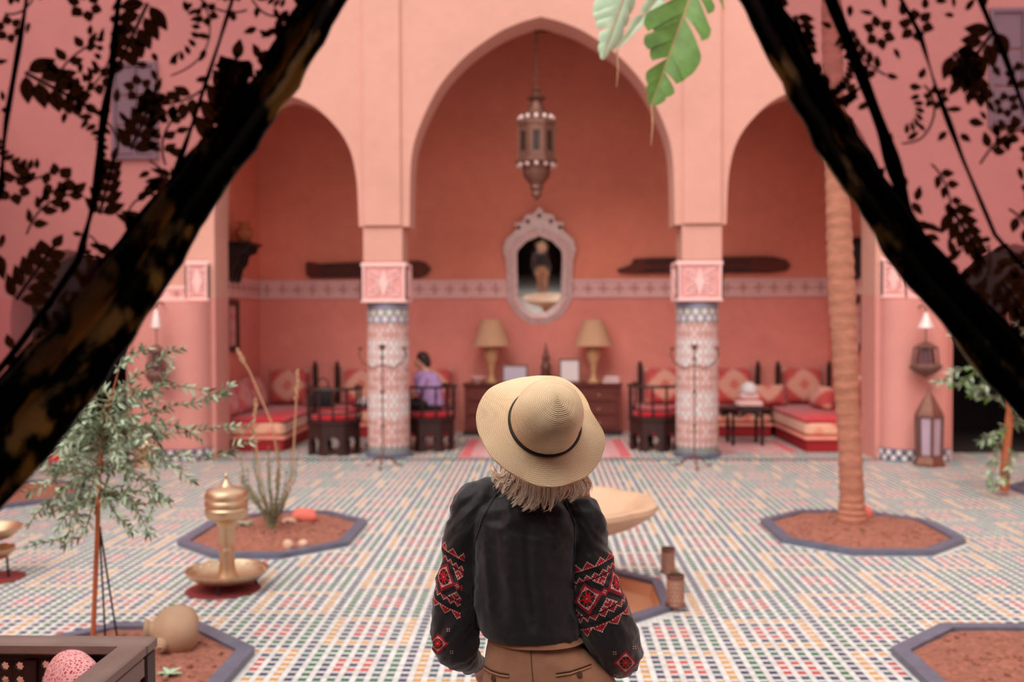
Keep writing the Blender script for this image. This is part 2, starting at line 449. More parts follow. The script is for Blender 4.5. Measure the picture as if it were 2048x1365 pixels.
window('window_2', 5.50, 6.35, 4.10, 5.55, 'grey shuttered window seen through the right curtain')

# ------------------------------------------------------------------ floor of coloured square tiles set in white
BEDS = [(-2.84, -1.50, 7.20, 8.88), (1.86, 3.28, 7.36, 8.96), (-2.84, -1.51, 3.86, 5.56), (1.81, 3.26, 3.95, 5.62), (-6.05, -4.62, 9.1, 10.55), (4.75, 6.2, 9.3, 10.7)]
POOL = (-.46, .72, 5.58, 6.96)
def oct_pts(b, cut=.42, ins=0.0):
    x0, x1, y0, y1 = b[0] + ins, b[1] - ins, b[2] + ins, b[3] - ins
    c = cut - ins * .586
    return [(x0 + c, y0), (x1 - c, y0), (x1, y0 + c), (x1, y1 - c), (x1 - c, y1), (x0 + c, y1), (x0, y1 - c), (x0, y0 + c)]
def in_oct(x, y, b, cut=.42, grow=0.0):
    x0, x1, y0, y1 = b[0] - grow, b[1] + grow, b[2] - grow, b[3] + grow
    dx = np.minimum(x - x0, x1 - x); dy = np.minimum(y - y0, y1 - y)
    return (dx > 0) & (dy > 0) & (dx + dy > cut)
t = NT('white_zellige'); o_ = t.coord('Object'); xs = t.sep(o_)
TP = .070
g1 = t.math('GREATER_THAN', math_tri(t, xs[0], TP / 2), .455); g2 = t.math('GREATER_THAN', math_tri(t, xs[1], TP / 2), .455)
g = t.math('MAXIMUM', g1, g2)
wn = t.n('ShaderNodeTexWhiteNoise', noise_dimensions='2D'); sn = t.n('ShaderNodeVectorMath', operation='SNAP'); sn.inputs[1].default_value = (TP / 2, TP / 2, TP / 2)
t.l(o_, sn.inputs[0]); t.l(sn.outputs[0], wn.inputs['Vector'])
cw = t.ramp(wn.outputs['Value'], [(0, C(198, 198, 196)), (1, C(226, 226, 222))])
cw = t.mix(t.math('MULTIPLY', t.noise(o_, 1.3, 4), .25), cw, C(196, 190, 186))
cw = t.mix(g, cw, C(170, 162, 158)); t.bump(t.math('SUBTRACT', 1.0, g), .2, .002)
M['white_tile'] = t.out(cw, .42)
mb = MB(); X0, X1, Y0, Y1 = -9, 9, -2.3, 16.1
px0, px1, py0, py1 = POOL; ct = .42
for a, b, c_, d_ in ((X0, X1, Y0, py0), (X0, X1, py1, Y1), (X0, px0, py0, py1), (px1, X1, py0, py1)):
    mb.add([(a, c_, 0), (b, c_, 0), (b, d_, 0), (a, d_, 0)], [(0, 1, 2, 3)])
for cx, cy, sx, sy in ((px0, py0, 1, 1), (px1, py0, -1, 1), (px1, py1, -1, -1), (px0, py1, 1, -1)):
    mb.add([(cx, cy, 0), (cx + sx * ct, cy, 0), (cx, cy + sy * ct, 0)], [(0, 1, 2)])
me = D.meshes.new('floor'); me.from_pydata(mb.v, [], mb.f)
for p in me.polygons:
    if p.normal.z < 0: p.flip()
floor = tag(obj('floor', me, M['white_tile']), 'courtyard floor of small white, blue, green, orange and red tiles', kind='structure')
TC = [pm('tile_' + n_, c_, .3, .2, 30, .1, 60) for n_, c_ in (('blue', C(56, 66, 96)), ('orange', C(198, 148, 88)), ('green', C(46, 106, 78)), ('red', C(182, 82, 76)), ('teal', C(60, 90, 98)))]
i0, i1, j0, j1 = -106, 107, 26, 222
II, JJ = np.meshgrid(np.arange(i0, i1), np.arange(j0, j1), indexing='ij')
II = II.ravel(); JJ = JJ.ravel()
# the motif: 3 x 3 red ring round a blue heart, blue ring, then an orange or green ring, laid in a blue lattice of eight
OI, OJ = 2, 5
mi_, mj_ = (II + OI) % 8, (JJ + OJ) % 8
par = (((II + OI) // 8) + ((JJ + OJ) // 8)) % 2
rr = np.maximum(np.abs(mi_ - 4), np.abs(mj_ - 4))
colr = np.zeros(len(II), int)
colr[rr == 3] = np.where(par[rr == 3] == 0, 1, 2)
colr[rr == 1] = 3
nprng = np.random.default_rng(3)
bl = (colr == 0) & (nprng.random(len(II)) < .3); colr[bl] = 4
cx = II * TP + TP * .25; cy = JJ * TP + TP * .25
keep = (np.abs(cx) < 7.4) & (cy < 15.2)
for b in BEDS: keep &= ~in_oct(cx, cy, b, .42, .02)
keep &= ~in_oct(cx, cy, POOL, .42, .10)
keep &= ~((cy > 12.36) & (cy < 12.47) & (np.abs(cx) < 4.2))      # dark border strip
cx, cy, colr = cx[keep], cy[keep], colr[keep]
ts = TP * .29
# the nearest tiles in view become objects of their own
vis = []
for k in np.argsort(cy):
    if cy[k] < 4.6: continue
    if cy[k] > 6.0: break
    u, v = proj((cx[k], cy[k], 0))
    if v < 1364 and ((485 < u < 868) or (1292 < u < 1800)): vis.append(k)
    if len(vis) >= 300: break
single = np.zeros(len(cx), bool); single[vis] = True
tms = []
for c_ in range(5):
    mb = MB(); mb.add([(-ts, -ts, 0), (ts, -ts, 0), (ts, ts, 0), (-ts, ts, 0), (-ts * .94, -ts * .94, .002), (ts * .94, -ts * .94, .002), (ts * .94, ts * .94, .002), (-ts * .94, ts * .94, .002)],
                      [(4, 5, 6, 7), (0, 1, 5, 4), (1, 2, 6, 5), (2, 3, 7, 6), (3, 0, 4, 7)])
    m_ = mb.mesh('tile', smooth=False); m_.materials.append(TC[c_]); tms.append(m_)
for k in vis:
    q = D.objects.new('tile', tms[colr[k]]); COL.objects.link(q); q.parent = floor; q.location = (cx[k], cy[k], .0004)
rest = np.where(~single)[0]; n = len(rest)
V = np.zeros((n, 8, 3)); 
for q, (sx, sy, z, s_) in enumerate([(-1, -1, 0, 1), (1, -1, 0, 1), (1, 1, 0, 1), (-1, 1, 0, 1), (-1, -1, 1, .94), (1, -1, 1, .94), (1, 1, 1, .94), (-1, 1, 1, .94)]):
    V[:, q, 0] = cx[rest] + sx * ts * s_; V[:, q, 1] = cy[rest] + sy * ts * s_; V[:, q, 2] = .0004 + .002 * z
F = np.array([(4, 5, 6, 7), (0, 1, 5, 4), (1, 2, 6, 5), (2, 3, 7, 6), (3, 0, 4, 7)])
FA = (F[None] + (np.arange(n) * 8)[:, None, None]).reshape(-1, 4)
me = D.meshes.new('tile_field'); me.vertices.add(n * 8); me.vertices.foreach_set('co', V.ravel())
me.loops.add(len(FA) * 4); me.loops.foreach_set('vertex_index', FA.ravel().astype(np.int32))
me.polygons.add(len(FA)); me.polygons.foreach_set('loop_start', np.arange(len(FA), dtype=np.int32) * 4)
me.polygons.foreach_set('material_index', np.repeat(colr[rest], 5).astype(np.int32)); me.update(calc_edges=True); me.validate()
tag(obj('tile_field', me, TC, floor), kind='stuff')
mb = MB(); mb.box((0, 12.415, .002), (8.4, .10, .006))
tag(mb.build('border_strip', pm('dark_green_border', C(74, 88, 90), .4), floor), 'dark green border strip at the arcade threshold')

# ------------------------------------------------------------------ planting beds
def bed(b, label, mound=.05, seed=0):
    th = thing('planting_bed', label, 'flower bed', ((b[0] + b[1]) / 2, (b[2] + b[3]) / 2, 0), group='octagonal soil beds in the tiled floor')
    ox, oy = th.location.x, th.location.y
    o8 = [(x - ox, y - oy) for x, y in oct_pts(b)]; i8 = [(x - ox, y - oy) for x, y in oct_pts(b, ins=.085)]
    for k in range(8):
        a, c = o8[k], o8[(k + 1) % 8]; d, e = i8[(k + 1) % 8], i8[k]
        mb = MB().prism([a, c, d, e], .040, lambda x, y, dd: (x, y, .001 + dd)); mb.build('kerb_stone', M['kerb'], th, smooth=False)
    mb = MB(); NR, NA = 26, 64; vs = []; fs = []
    rg = random.Random(seed)
    for i in range(NR + 1):
        for j in range(NA):
            an = 2 * PI * j / NA; dx, dy = cos(an), sin(an)
            R = 9
            for k in range(8):                       # ray / octagon
                a, c = Vector(i8[k]), Vector(i8[(k + 1) % 8]); e = c - a; den = dx * e.y - dy * e.x
                if abs(den) < 1e-9: continue
                tt = (a.x * e.y - a.y * e.x) / den; uu = (a.x * dy - a.y * dx) / den
                if tt > 0 and -1e-6 <= uu <= 1 + 1e-6: R = min(R, tt)
            r = R * i / NR * 1.0
            x, y = dx * r, dy * r
            z = .022 + mound * (1 - (i / NR) ** 2) + (noise.noise(Vector((x * 9 + seed, y * 9, 1))) * .018 + noise.noise(Vector((x * 30, y * 30, seed))) * .010) * (1 if i < NR else .3)
            vs.append((x, y, max(.008, z)))
    for i in range(NR):
        for j in range(NA):
            fs.append((i * NA + j, i * NA + (j + 1) % NA, (i + 1) * NA + (j + 1) % NA, (i + 1) * NA + j))
    mb.add(vs, fs); so = mb.build('soil', M['soil'], th, sharp=80)
    cl = MB()
    for k in range(240):
        i = rg.randrange(4, NR - 1); j = rg.randrange(NA); p = Vector(vs[i * NA + j]); s = rg.uniform(.005, .024) * (.5 + rg.random() * .6)
        cl.ellipsoid(p + Vector((0, 0, s * .2)), (s * rg.uniform(.7, 1.3), s, s * .7), 6, 4, 0, Matrix.Rotation(rg.random() * 3, 3, 'Z'))
    tag(cl.build('soil_clods', M['soil'], so, smooth=False), kind='stuff')
    return th
bed(BEDS[0], 'octagonal soil bed with the twiggy shrub, behind the brass urn', .04, 1)
bed(BEDS[1], 'octagonal soil bed around the palm trunk', .07, 2)
bed(BEDS[2], 'octagonal soil bed in the lower left with the fallen clay jar', .03, 3)
bed(BEDS[3], 'bare octagonal soil bed in the lower right corner', .03, 4)
bed(BEDS[4], 'far left soil bed half hidden by the dark curtain', .03, 5)
bed(BEDS[5], 'far right soil bed holding the small olive tree', .03, 6)

# ------------------------------------------------------------------ sunken pool and the marble fountain bowl
pl = thing('fountain_pool', 'sunken octagonal terracotta pool with blue kerb beside the woman', 'pool', (0.13, 6.27, 0))
o8 = [(x - .13, y - 6.27) for x, y in oct_pts((POOL[0] - .065, POOL[1] + .065, POOL[2] - .065, POOL[3] + .065), .445)]; i8 = [(x - .13, y - 6.27) for x, y in oct_pts(POOL, ins=.0)]
for k in range(8):
    MB().prism([o8[k], o8[(k + 1) % 8], i8[(k + 1) % 8], i8[k]], .03, lambda x, y, d: (x, y, .001 + d)).build('kerb_stone', M['kerb'], pl, smooth=False)
mb = MB(); b8 = [(x * .97, y * .97) for x, y in i8]
mb.add([(x, y, .0) for x, y in i8] + [(x, y, -.075) for x, y in b8], [(k, (k + 1) % 8, (k + 1) % 8 + 8, k + 8) for k in range(8)] + [tuple(range(8, 16))])
mb.build('basin', M['pool'], pl, smooth=False)
fb = thing('fountain_bowl', 'scalloped pale marble fountain bowl on a pedestal behind the woman', 'fountain', (.12, 6.24, -.073))
mb = MB(); mb.lathe([(.20, .001), (.20, .04), (.14, .06), (.10, .12), (.085, .25), (.10, .34), (.15, .42), (.19, .465)], 24); mb.build('pedestal', M['marble'], fb)
mb = MB(); NA = 96; rings = []
for r, z in ((.12, .44), (.30, .485), (.46, .55), (.56, .615), (.592, .655), (.590, .683), (.570, .690), (.515, .684), (.475, .645), (.41, .58), (.25, .535), (.02, .525)):
    ring = []
    for k in range(NA):
        a = 2 * PI * k / NA; lob = 1 + .045 * abs(sin(4 * a)) * (r / .59) ** 2 - .02
        ring.append((r * lob * cos(a), r * lob * sin(a), z))
    rings.append(ring)
mb.loft(rings); mb.build('bowl', M['marble'], fb)
# ================================================================== ARCADE COLUMNS
def capital_mb(w_, dpt, h):
    """square stucco block with a raised frame and a scroll relief on its four faces; base at z=0"""
    mb = MB(); mb.cbox((0, 0, h / 2), (w_ - .04, dpt - .04, h), .01, 1)
    mb.cbox((0, 0, .025), (w_, dpt, .05), .012); mb.cbox((0, 0, h - .03), (w_, dpt, .06), .012)
    for f in range(4):
        R = Matrix.Rotation(f * PI / 2, 3, 'Z'); W = w_ if f % 2 == 0 else dpt; Dp = dpt if f % 2 == 0 else w_
        q = lambda x, z, d: R @ Vector((x, -(Dp / 2 - .02) - d, z))
        for sx in (-1, 1):
            mb.prism([(sx * W / 2, .04), (sx * (W / 2 - .045), .04), (sx * (W / 2 - .045), h - .05), (sx * W / 2, h - .05)], .02, q)
            for (cx, cz, r0, tw) in ((.13, .14, .075, 1), (.13, h - .16, .075, -1), (.06, h / 2, .05, 1)):
                pts = []
                for k in range(22):
                    a = tw * (k / 21 * 3.2 * PI) + (PI / 2 if cz < h / 2 else -PI / 2); r = r0 * (1 - .8 * k / 21)
                    pts.append(q(sx * (cx * W / .57 + r * cos(a)), cz + r * sin(a), .006))
                mb.tube(pts, .009, 5)
        mb.prism([(0, .07), (.06, h / 2), (0, h - .08), (-.06, h / 2)], .016, q)
        mb.tube([q(-.2 * W / .57, .07, .004), q(0, .2, .008), q(.2 * W / .57, .07, .004)], .008, 5)
        mb.tube([q(-.2 * W / .57, h - .08, .004), q(0, h - .2, .008), q(.2 * W / .57, h - .08, .004)], .008, 5)
    return mb
CTM = [pm('mosaic_' + n_, c_, .35, .12, 30, 0) for n_, c_ in (('rose', C(218, 176, 172)), ('sage', C(150, 160, 150)), ('blue', C(146, 146, 170)), ('white', C(220, 206, 206)), ('rust', C(200, 144, 134)))]
def column(X, label):
    th = thing('tiled_column', label, 'column', (X, 12.78, 0), group='tiled columns of the arcade')
    R, Hc = .262, 1.965
    mb = MB(); mb.lathe([(R, .055), (R, Hc)], 40); mb.build('shaft', pm('column_grout', C(128, 132, 128), .7), th)
    mb = MB(); mb.lathe([(R + .035, .001), (R + .04, .02), (R + .038, .05), (R + .02, .062)], 40); mb.build('base_ring', M['kerb'], th)
    mo = MB(); n = 22; hz = .112; rows = int((Hc - .30 - .08) / hz * 2)
    for r in range(rows):
        z = .11 + hz * .5 * r + hz * .5
        if z > Hc - .26: break
        for k in range(n):
            a = 2 * PI * (k + .5 * (r % 2)) / n; da = PI / n * .86; hh = hz * .43
            seq = (r // 2) % 6
            ci = (0 if r % 2 == 0 else 4) if seq < 3 else (3 if r % 2 else 0)
            if (k + r) % 4 == 0: ci = 0 if seq < 3 else 3
            pts = []
            for aa, zz, rr_ in ((a - da, 0, R + .001), (a, -hh, R + .001), (a + da, 0, R + .001), (a, hh, R + .001), (a, 0, R + .007)):
                pts.append((rr_ * cos(aa), rr_ * sin(aa), z + zz))
            mo.add(pts, [(0, 1, 4), (1, 2, 4), (2, 3, 4), (3, 0, 4)], ci)
    for k in range(30):                        # blue band under the capital
        a0, a1 = 2 * PI * (k + .06) / 30, 2 * PI * (k + .94) / 30
        for z0, z1, ci in ((Hc - .235, Hc - .165, 2 if k % 2 else 3), (Hc - .155, Hc - .085, 3 if k % 2 else 1), (Hc - .075, Hc - .01, 2)):
            r = R + .005; mo.add([(r * cos(a0), r * sin(a0), z0), (r * cos(a1), r * sin(a1), z0), (r * cos(a1), r * sin(a1), z1), (r * cos(a0), r * sin(a0), z1)], [(0, 1, 2, 3)], ci)
    tag(mo.build('mosaic', CTM, th, smooth=False), 'pink, sage and blue lozenge mosaic', kind='stuff')
    c = capital_mb(.58, .57, .51).build('capital', [M['stucco'], M['stucco_d']], th, loc=(-.01 if X > 0 else -.01, -.02, 1.967))
    tag(c, 'carved pink stucco capital')
    return th
column(-1.98, 'left column of pink and sage mosaic with carved stucco capital')
column(1.98, 'right column of pink and sage mosaic with carved stucco capital')
for s, nm in ((-1, 'left'), (1, 'right')):
    o = capital_mb(.30, .62, .51).build('corner_capital', [M['stucco'], M['stucco_d']], loc=(s * 4.345, 12.745, 1.995))
    tag(o, 'carved stucco capital on the %s corner pier' % nm, kind='structure'); o.name = 'trim_%d' % (13 if s < 0 else 14)

# ================================================================== HANGING LANTERN
PL = P(1073, 300, 13.0)
lt = thing('hanging_lantern', 'large bronze filigree lantern hanging under the central arch', 'lantern', (PL.x, 13.0, 0))
def zl(py): return P(1073, py, 13.0).z
S = 13.0 / FPX
mb = MB()
z = 6.20
zt = zl(172)
k = 0
while z > zt:
    lk = [Vector((cos(a) * .018 * (k % 2 == 0), cos(a) * .018 * (k % 2), z - .035 + sin(a) * .04)) for a in [2 * PI * q / 10 for q in range(11)]]
    mb.tube(lk, .008, 5, caps=False); z -= .058; k += 1
tag(mb.build('chain', M['iron'], lt), 'dark iron chain')
mb = MB(); pr = [(2, 172), (5, 176), (9, 180), (6, 185), (12, 192), (20, 197), (11, 203), (13, 210), (19, 222), (27, 232), (31, 236)]
mb.lathe([(a * S, zl(b)) for a, b in pr], 12); mb.build('crown', M['bronze'], lt)
mb = MB(); mb.lathe([(30 * S, zl(236)), (37 * S, zl(241)), (42 * S, zl(246)), (42 * S, zl(253)), (38 * S, zl(255))], 8, ph=PI / 8); mb.build('cornice', M['bronze'], lt)
for k in range(12):
    a = 2 * PI * k / 12
    mb = MB(); c = Vector((cos(a) * 33 * S, sin(a) * 33 * S, zl(238))); mb.ellipsoid(c, (.03, .03, .038), 8, 6); mb.build('boss', M['silver'], lt)
for k in range(8):
    a = 2 * PI * k / 8 + PI / 8
    p0 = Vector((cos(a) * 38 * S, sin(a) * 38 * S, zl(318))); p1 = Vector((cos(a) * 38 * S, sin(a) * 38 * S, zl(253)))
    MB().tube([p0, p1], .02, 6).build('post', M['bronze'], lt)
    a2 = a + PI / 8; R = Matrix.Rotation(a2, 3, 'Z'); ap = 38 * S * cos(PI / 8); hw = 38 * S * sin(PI / 8) - .015
    zb, zc = zl(318), zl(253)
    mb = MB(); q = lambda x, y, d: R @ Vector((ap + d, x, y))
    for x0, x1, y0, y1 in ((-hw, -hw * .55, zb, zc), (hw * .55, hw, zb, zc), (-hw * .55, hw * .55, zb, zb + .08), (-hw * .55, hw * .55, zc - .09, zc)):
        mb.prism([(x0, y0), (x1, y0), (x1, y1), (x0, y1)], .012, q)
    pn = mb.build('panel', M['bronze'], lt)
    mb = MB().prism([(-hw * .5, zb + .085), (hw * .5, zb + .085), (hw * .5, zc - .095), (-hw * .5, zc - .095)], .004, q); mb.build('pane', pm('smoked_glass', C(52, 40, 34), .2), pn)
mb = MB(); mb.lathe([(38 * S, zl(316)), (44 * S, zl(319)), (44 * S, zl(326)), (36 * S, zl(330))], 8, ph=PI / 8); mb.build('lower_cornice', M['bronze'], lt)
for k in range(12):
    a = 2 * PI * k / 12
    MB().ellipsoid((cos(a) * 35 * S, sin(a) * 35 * S, zl(331)), (.032, .032, .032), 8, 6).build('boss', M['silver'], lt)
mb = MB(); mb.lathe([(a * S, zl(b)) for a, b in ((31, 329), (27, 338), (28, 346), (25, 355), (18, 364), (12, 371), (14, 376), (9, 384), (10, 390), (5, 397), (1, 404))], 14); mb.build('pendant', M['bronze'], lt)

# ================================================================== CENTRAL MIRROR
MY = YW - .10
pc = P(1079, 540, MY)
mr = thing('wall_mirror', 'tall octagonal mirror in a silvered carved frame on the back wall', 'mirror', (pc.x, YW - .03, pc.z))
sc = MY / FPX
def mp(px, py): return ((px - 1079) * sc, (540 - py) * sc)
out_ = [mp(*q) for q in ((1012, 478), (1006, 500), (1012, 520), (1014, 600), (1032, 630), (1058, 648), (1098, 648), (1126, 630), (1144, 600), (1146, 520), (1152, 500), (1146, 478), (1112, 452), (1079, 440), (1046, 452))]
in_ = [mp(*q) for q in ((1036, 500), (1034, 508), (1034, 520), (1036, 590), (1048, 612), (1066, 624), (1092, 624), (1110, 612), (1122, 590), (1124, 520), (1124, 508), (1122, 500), (1104, 482), (1079, 472), (1054, 482))]
TILT = math.radians(5.2)
mr.rotation_euler = (TILT, 0, 0)
mb = MB(); n = len(out_)
vs = [(x, 0, y) for x, y in out_] + [(x, -.05, y) for x, y in out_] + [((a[0] * .45 + b[0] * .55), -.085, (a[1] * .45 + b[1] * .55)) for a, b in zip(out_, in_)] + [(x, -.045, y) for x, y in in_] + [(x, -.03, y) for x, y in in_]
fs = [tuple(range(n))]
for r in range(4):
    for k in range(n): fs.append((r * n + k, r * n + (k + 1) % n, (r + 1) * n + (k + 1) % n, (r + 1) * n + k))
mb.add(vs, fs); mb.build('frame', M['silver'], mr, sharp=20)
t = NT('mirror_glass'); M['mirror'] = t.out((.86, .84, .82, 1), .03, metal=1.0)
mb = MB(); mb.add([(x, -.04, y) for x, y in in_], [tuple(range(n))]); mb.build('mirror_glass', M['mirror'], mr, smooth=False)
for k in range(n):                                  # inlaid plaques along the frame
    a = (Vector(out_[k]) * .5 + Vector(in_[k]) * .5); b = (Vector(out_[(k + 1) % n]) * .5 + Vector(in_[(k + 1) % n]) * .5)
    if (b - a).length < .12: continue
    mb = MB(); mb.tube([(a.lerp(b, .12).x, -.085, a.lerp(b, .12).y), (a.lerp(b, .88).x, -.085, a.lerp(b, .88).y)], .022, 6); mb.build('inlay', M['stucco'] if k % 2 else M['silver'], mr)
mb = MB(); crest = [mp(*q) for q in ((1020, 474), (1034, 458), (1030, 446), (1046, 444), (1052, 430), (1068, 428), (1079, 414), (1090, 428), (1106, 430), (1112, 444), (1128, 446), (1124, 458), (1138, 474), (1112, 458), (1079, 446), (1046, 458))]
mb.prism(crest, .05, lambda x, y, d: (x, -d, y)); cr = mb.build('crest', M['silver'], mr, smooth=False)
for q in ((1038, 455), (1056, 443), (1079, 432), (1102, 443), (1120, 455)):
    x, y = mp(*q); MB().ellipsoid((x, -.055, y), (.035, .02, .035), 8, 6).build('boss', M['bronze'], cr)

# ================================================================== CHEST WITH LAMPS AND SMALL THINGS
ca, cb = P(925, 872, 15.0), P(1246, 872, 15.0)
cw_ = cb.x - ca.x; ctop = P(1085, 768, 15.0).z
ch = thing('chest_of_drawers', 'long red-brown wooden chest under the mirror', 'chest', ((ca.x + cb.x) / 2, 15.24, 0))
MB().cbox((0, 0, ctop / 2 + .02), (cw_ - .06, .44, ctop - .08), .012).build('body', M['wood_red'], ch)
MB().cbox((0, -.01, ctop - .02), (cw_, .50, .04), .01).build('top', M['wood_red'], ch)
MB().cbox((0, -.005, .035), (cw_ - .02, .46, .068), .01).build('plinth', M['wood_dark'], ch)
for i in range(4):
    for j in range(3):
        wd = (cw_ - .16) / 4; hh = (ctop - .16) / 3
        x = -cw_ / 2 + .08 + wd * (i + .5); z_ = .09 + hh * (j + .5)
        dr = MB().cbox((x, -.226, z_), (wd - .03, .03, hh - .03), .008).build('drawer', M['wood_red'], ch)
        MB().ellipsoid((x, -.252, z_), (.018, .016, .018), 8, 6).build('knob', M['brass'], dr)
def lamp(px, label):
    X = P(px, 700, 15.2).x; s = 15.2 / FPX
    zz = lambda py: P(px, py, 15.2).z - ctop
    th = thing('table_lamp', label, 'lamp', (X, 15.2, ctop), group='table lamps on the chest')
    mb = MB(); mb.lathe([(.10, .001), (.105, .02), (.06, .04), (.035, .10), (.03, .16), (.06, zz(728)), (.10, zz(718)), (.115, zz(706)), (.09, zz(694)), (.045, zz(688)), (.03, zz(684))], 20); mb.build('base', M['gilt'], th)
    MB().tube([(0, 0, zz(686)), (0, 0, zz(638))], .012, 6).build('stem', M['brass'], th)
    mb = MB(); r0, r1 = 39 * s, 20 * s; za, zb = zz(692), zz(640)
    mb.lathe([(r0, za), (r1, zb), (r1 - .01, zb), (r0 - .012, za)], 32, caps=False)
    mb.loft([[(r0 * cos(2 * PI * k / 32), r0 * sin(2 * PI * k / 32), za) for k in range(32)], [((r0 - .012) * cos(2 * PI * k / 32), (r0 - .012) * sin(2 * PI * k / 32), za) for k in range(32)]], caps=False)
    mb.build('shade', M['shade'], th)
    for k in range(3):
        a = 2 * PI * k / 3; MB().tube([(0, 0, zb - .02), (cos(a) * (r1 - .006), sin(a) * (r1 - .006), zb - .012)], .004, 4).build('shade_spoke', M['brass'], th)
    MB().lathe([(.004, zb - .02), (.014, zb + .01), (.012, zb + .03), (.002, zb + .05)], 10).build('finial', M['brass'], th)
lamp(983, 'beige-shaded table lamp on the left half of the chest')
lamp(1187, 'beige-shaded table lamp on the right half of the chest')
def frame(px0, px1, py0, label, mat, tilt=.16):
    a, b = P(px0, 766, 15.12), P(px1, 766, 15.12); h = P(px0, py0, 15.12).z - ctop; wd = b.x - a.x
    th = thing('picture_frame', label, 'picture frame', ((a.x + b.x) / 2, 15.12, ctop + .002)); th.rotation_euler = (-tilt, 0, 0)
    mb = MB(); t_ = .03
    for x0, x1, z0, z1 in ((-wd / 2, -wd / 2 + t_, 0, h), (wd / 2 - t_, wd / 2, 0, h), (-wd / 2 + t_, wd / 2 - t_, 0, t_), (-wd / 2 + t_, wd / 2 - t_, h - t_, h)):
        mb.box(((x0 + x1) / 2, 0, (z0 + z1) / 2), (x1 - x0, .03, z1 - z0))
    mb.build('border', M['bronze'], th)
    MB().box((0, .002, h / 2), (wd - 2 * t_, .02, h - 2 * t_)).build('picture', mat, th)
    st = MB(); st.add([(-.02, .01, h * .6), (.02, .01, h * .6), (.02, .01 + .22 * h, .055 * h), (-.02, .01 + .22 * h, .055 * h), (-.02, .016, h * .6), (.02, .016, h * .6), (.02, .018 + .22 * h, .055 * h), (-.02, .018 + .22 * h, .055 * h)], [(0, 1, 2, 3), (7, 6, 5, 4), (0, 4, 5, 1), (2, 6, 7, 3), (0, 3, 7, 4), (1, 5, 6, 2)]); st.build('easel_leg', M['bronze'], th)
frame(1004, 1056, 730, 'wide low frame with a grey picture, left of the miniature tower', M['lilac'])
frame(1118, 1161, 718, 'upright frame with a pale picture, right of the miniature tower', M['white'])
X = P(1092, 760, 15.22).x; zz = lambda py: P(1092, py, 15.22).z - ctop
th = thing('miniature_tower', 'small pierced metal tower standing on the chest', 'ornament', (X, 15.22, ctop))
MB().cbox((0, 0, .03), (.28, .22, .058), .01).build('foot', M['stucco'], th)
MB().lathe([(.075, .06), (.08, .1), (.07, zz(742)), (.085, zz(738)), (.08, zz(732)), (.06, zz(728)), (.055, zz(718)), (.065, zz(715)), (.04, zz(709)), (.02, zz(700)), (.006, zz(686))], 8).build('body', M['bronze'], th)
for k in range(4):
    a = k * PI / 2 + PI / 8
    MB().ellipsoid((.072 * cos(a), .072 * sin(a), zz(748)), (.014, .014, .03), 8, 6).build('opening', M['black'], th)  # solid black ovals paint the dark inside of the pierced openings
def clutter(px, py, Y, kind, label):
    p = P(px, py, Y)
    if kind == 'bowl':
        th = thing('bowl', label, 'bowl', (p.x, Y, ctop))
        MB().lathe([(.05, .001), (.055, .012), (.10, .05), (.135, .095), (.128, .097), (.09, .05), (.04, .02), (.002, .018)], 20).build('bowl_shell', M['stucco'], th)
        for k in range(3): MB().ellipsoid((.045 * cos(k * 2.1), .045 * sin(k * 2.1), .075), (.034, .034, .034), 8, 6).build('fruit', M['white'], th)
    else:
        th = thing('folded_cloth', label, 'cloth', (p.x, Y, ctop))
        for k in range(3): MB().cbox((.004 * k, 0, .018 + .034 * k), (.26 - .03 * k, .18, .033), .012, 0, .1 * k).build('fold', M['white'] if k != 1 else M['stucco'], th)
clutter(955, 760, 15.10, 'bowl', 'small pale bowl in front of the left table lamp')
clutter(1222, 758, 15.10, 'cloth', 'small stack of folded pale cloths in front of the right table lamp')

# ================================================================== OLD WOODEN BEAMS ON THE BACK WALL
def beam(name, pts, label, extra=()):
    q = [P(a, b, YW - .05) for a, b in pts]
    cx = sum(p.x for p in q) / len(q); cz = sum(p.z for p in q) / len(q)
    th = thing(name, label, 'wooden beam', (cx, YW, cz))
    MB().prism([(p.x - cx, p.z - cz) for p in q], .075, lambda x, y, d: (x, -.002 - d, y)).build('plank', M['wood_old'], th, smooth=False)
    for a, b, c_, d_ in extra:
        p0, p1 = P(a, b, YW - .08), P(c_, d_, YW - .08)
        MB().cbox(((p0.x + p1.x) / 2 - cx, -.088, (p0.z + p1.z) / 2 - cz), (abs(p1.x - p0.x), .022, abs(p1.z - p0.z)), .006).build('carved_strip', M['wood_dark'], th)
    return th
beam('carved_beam', [(612, 528), (618, 524), (640, 528), (700, 525), (838, 522), (852, 526), (862, 538), (854, 550), (838, 556), (700, 556), (622, 557), (613, 550)], 'dark wooden beam with a rounded end on the back wall behind the left column', ((640, 532, 830, 536), (640, 546, 830, 550)))
beam('carved_beam', [(1234, 540), (1262, 530), (1268, 518), (1300, 516), (1520, 513), (1545, 514), (1572, 520), (1581, 532), (1572, 542), (1540, 546), (1270, 548), (1240, 546)], 'long dark wooden beam with a pointed end on the back wall behind the right column', ((1290, 522, 1500, 526), (1290, 538, 1500, 542)))

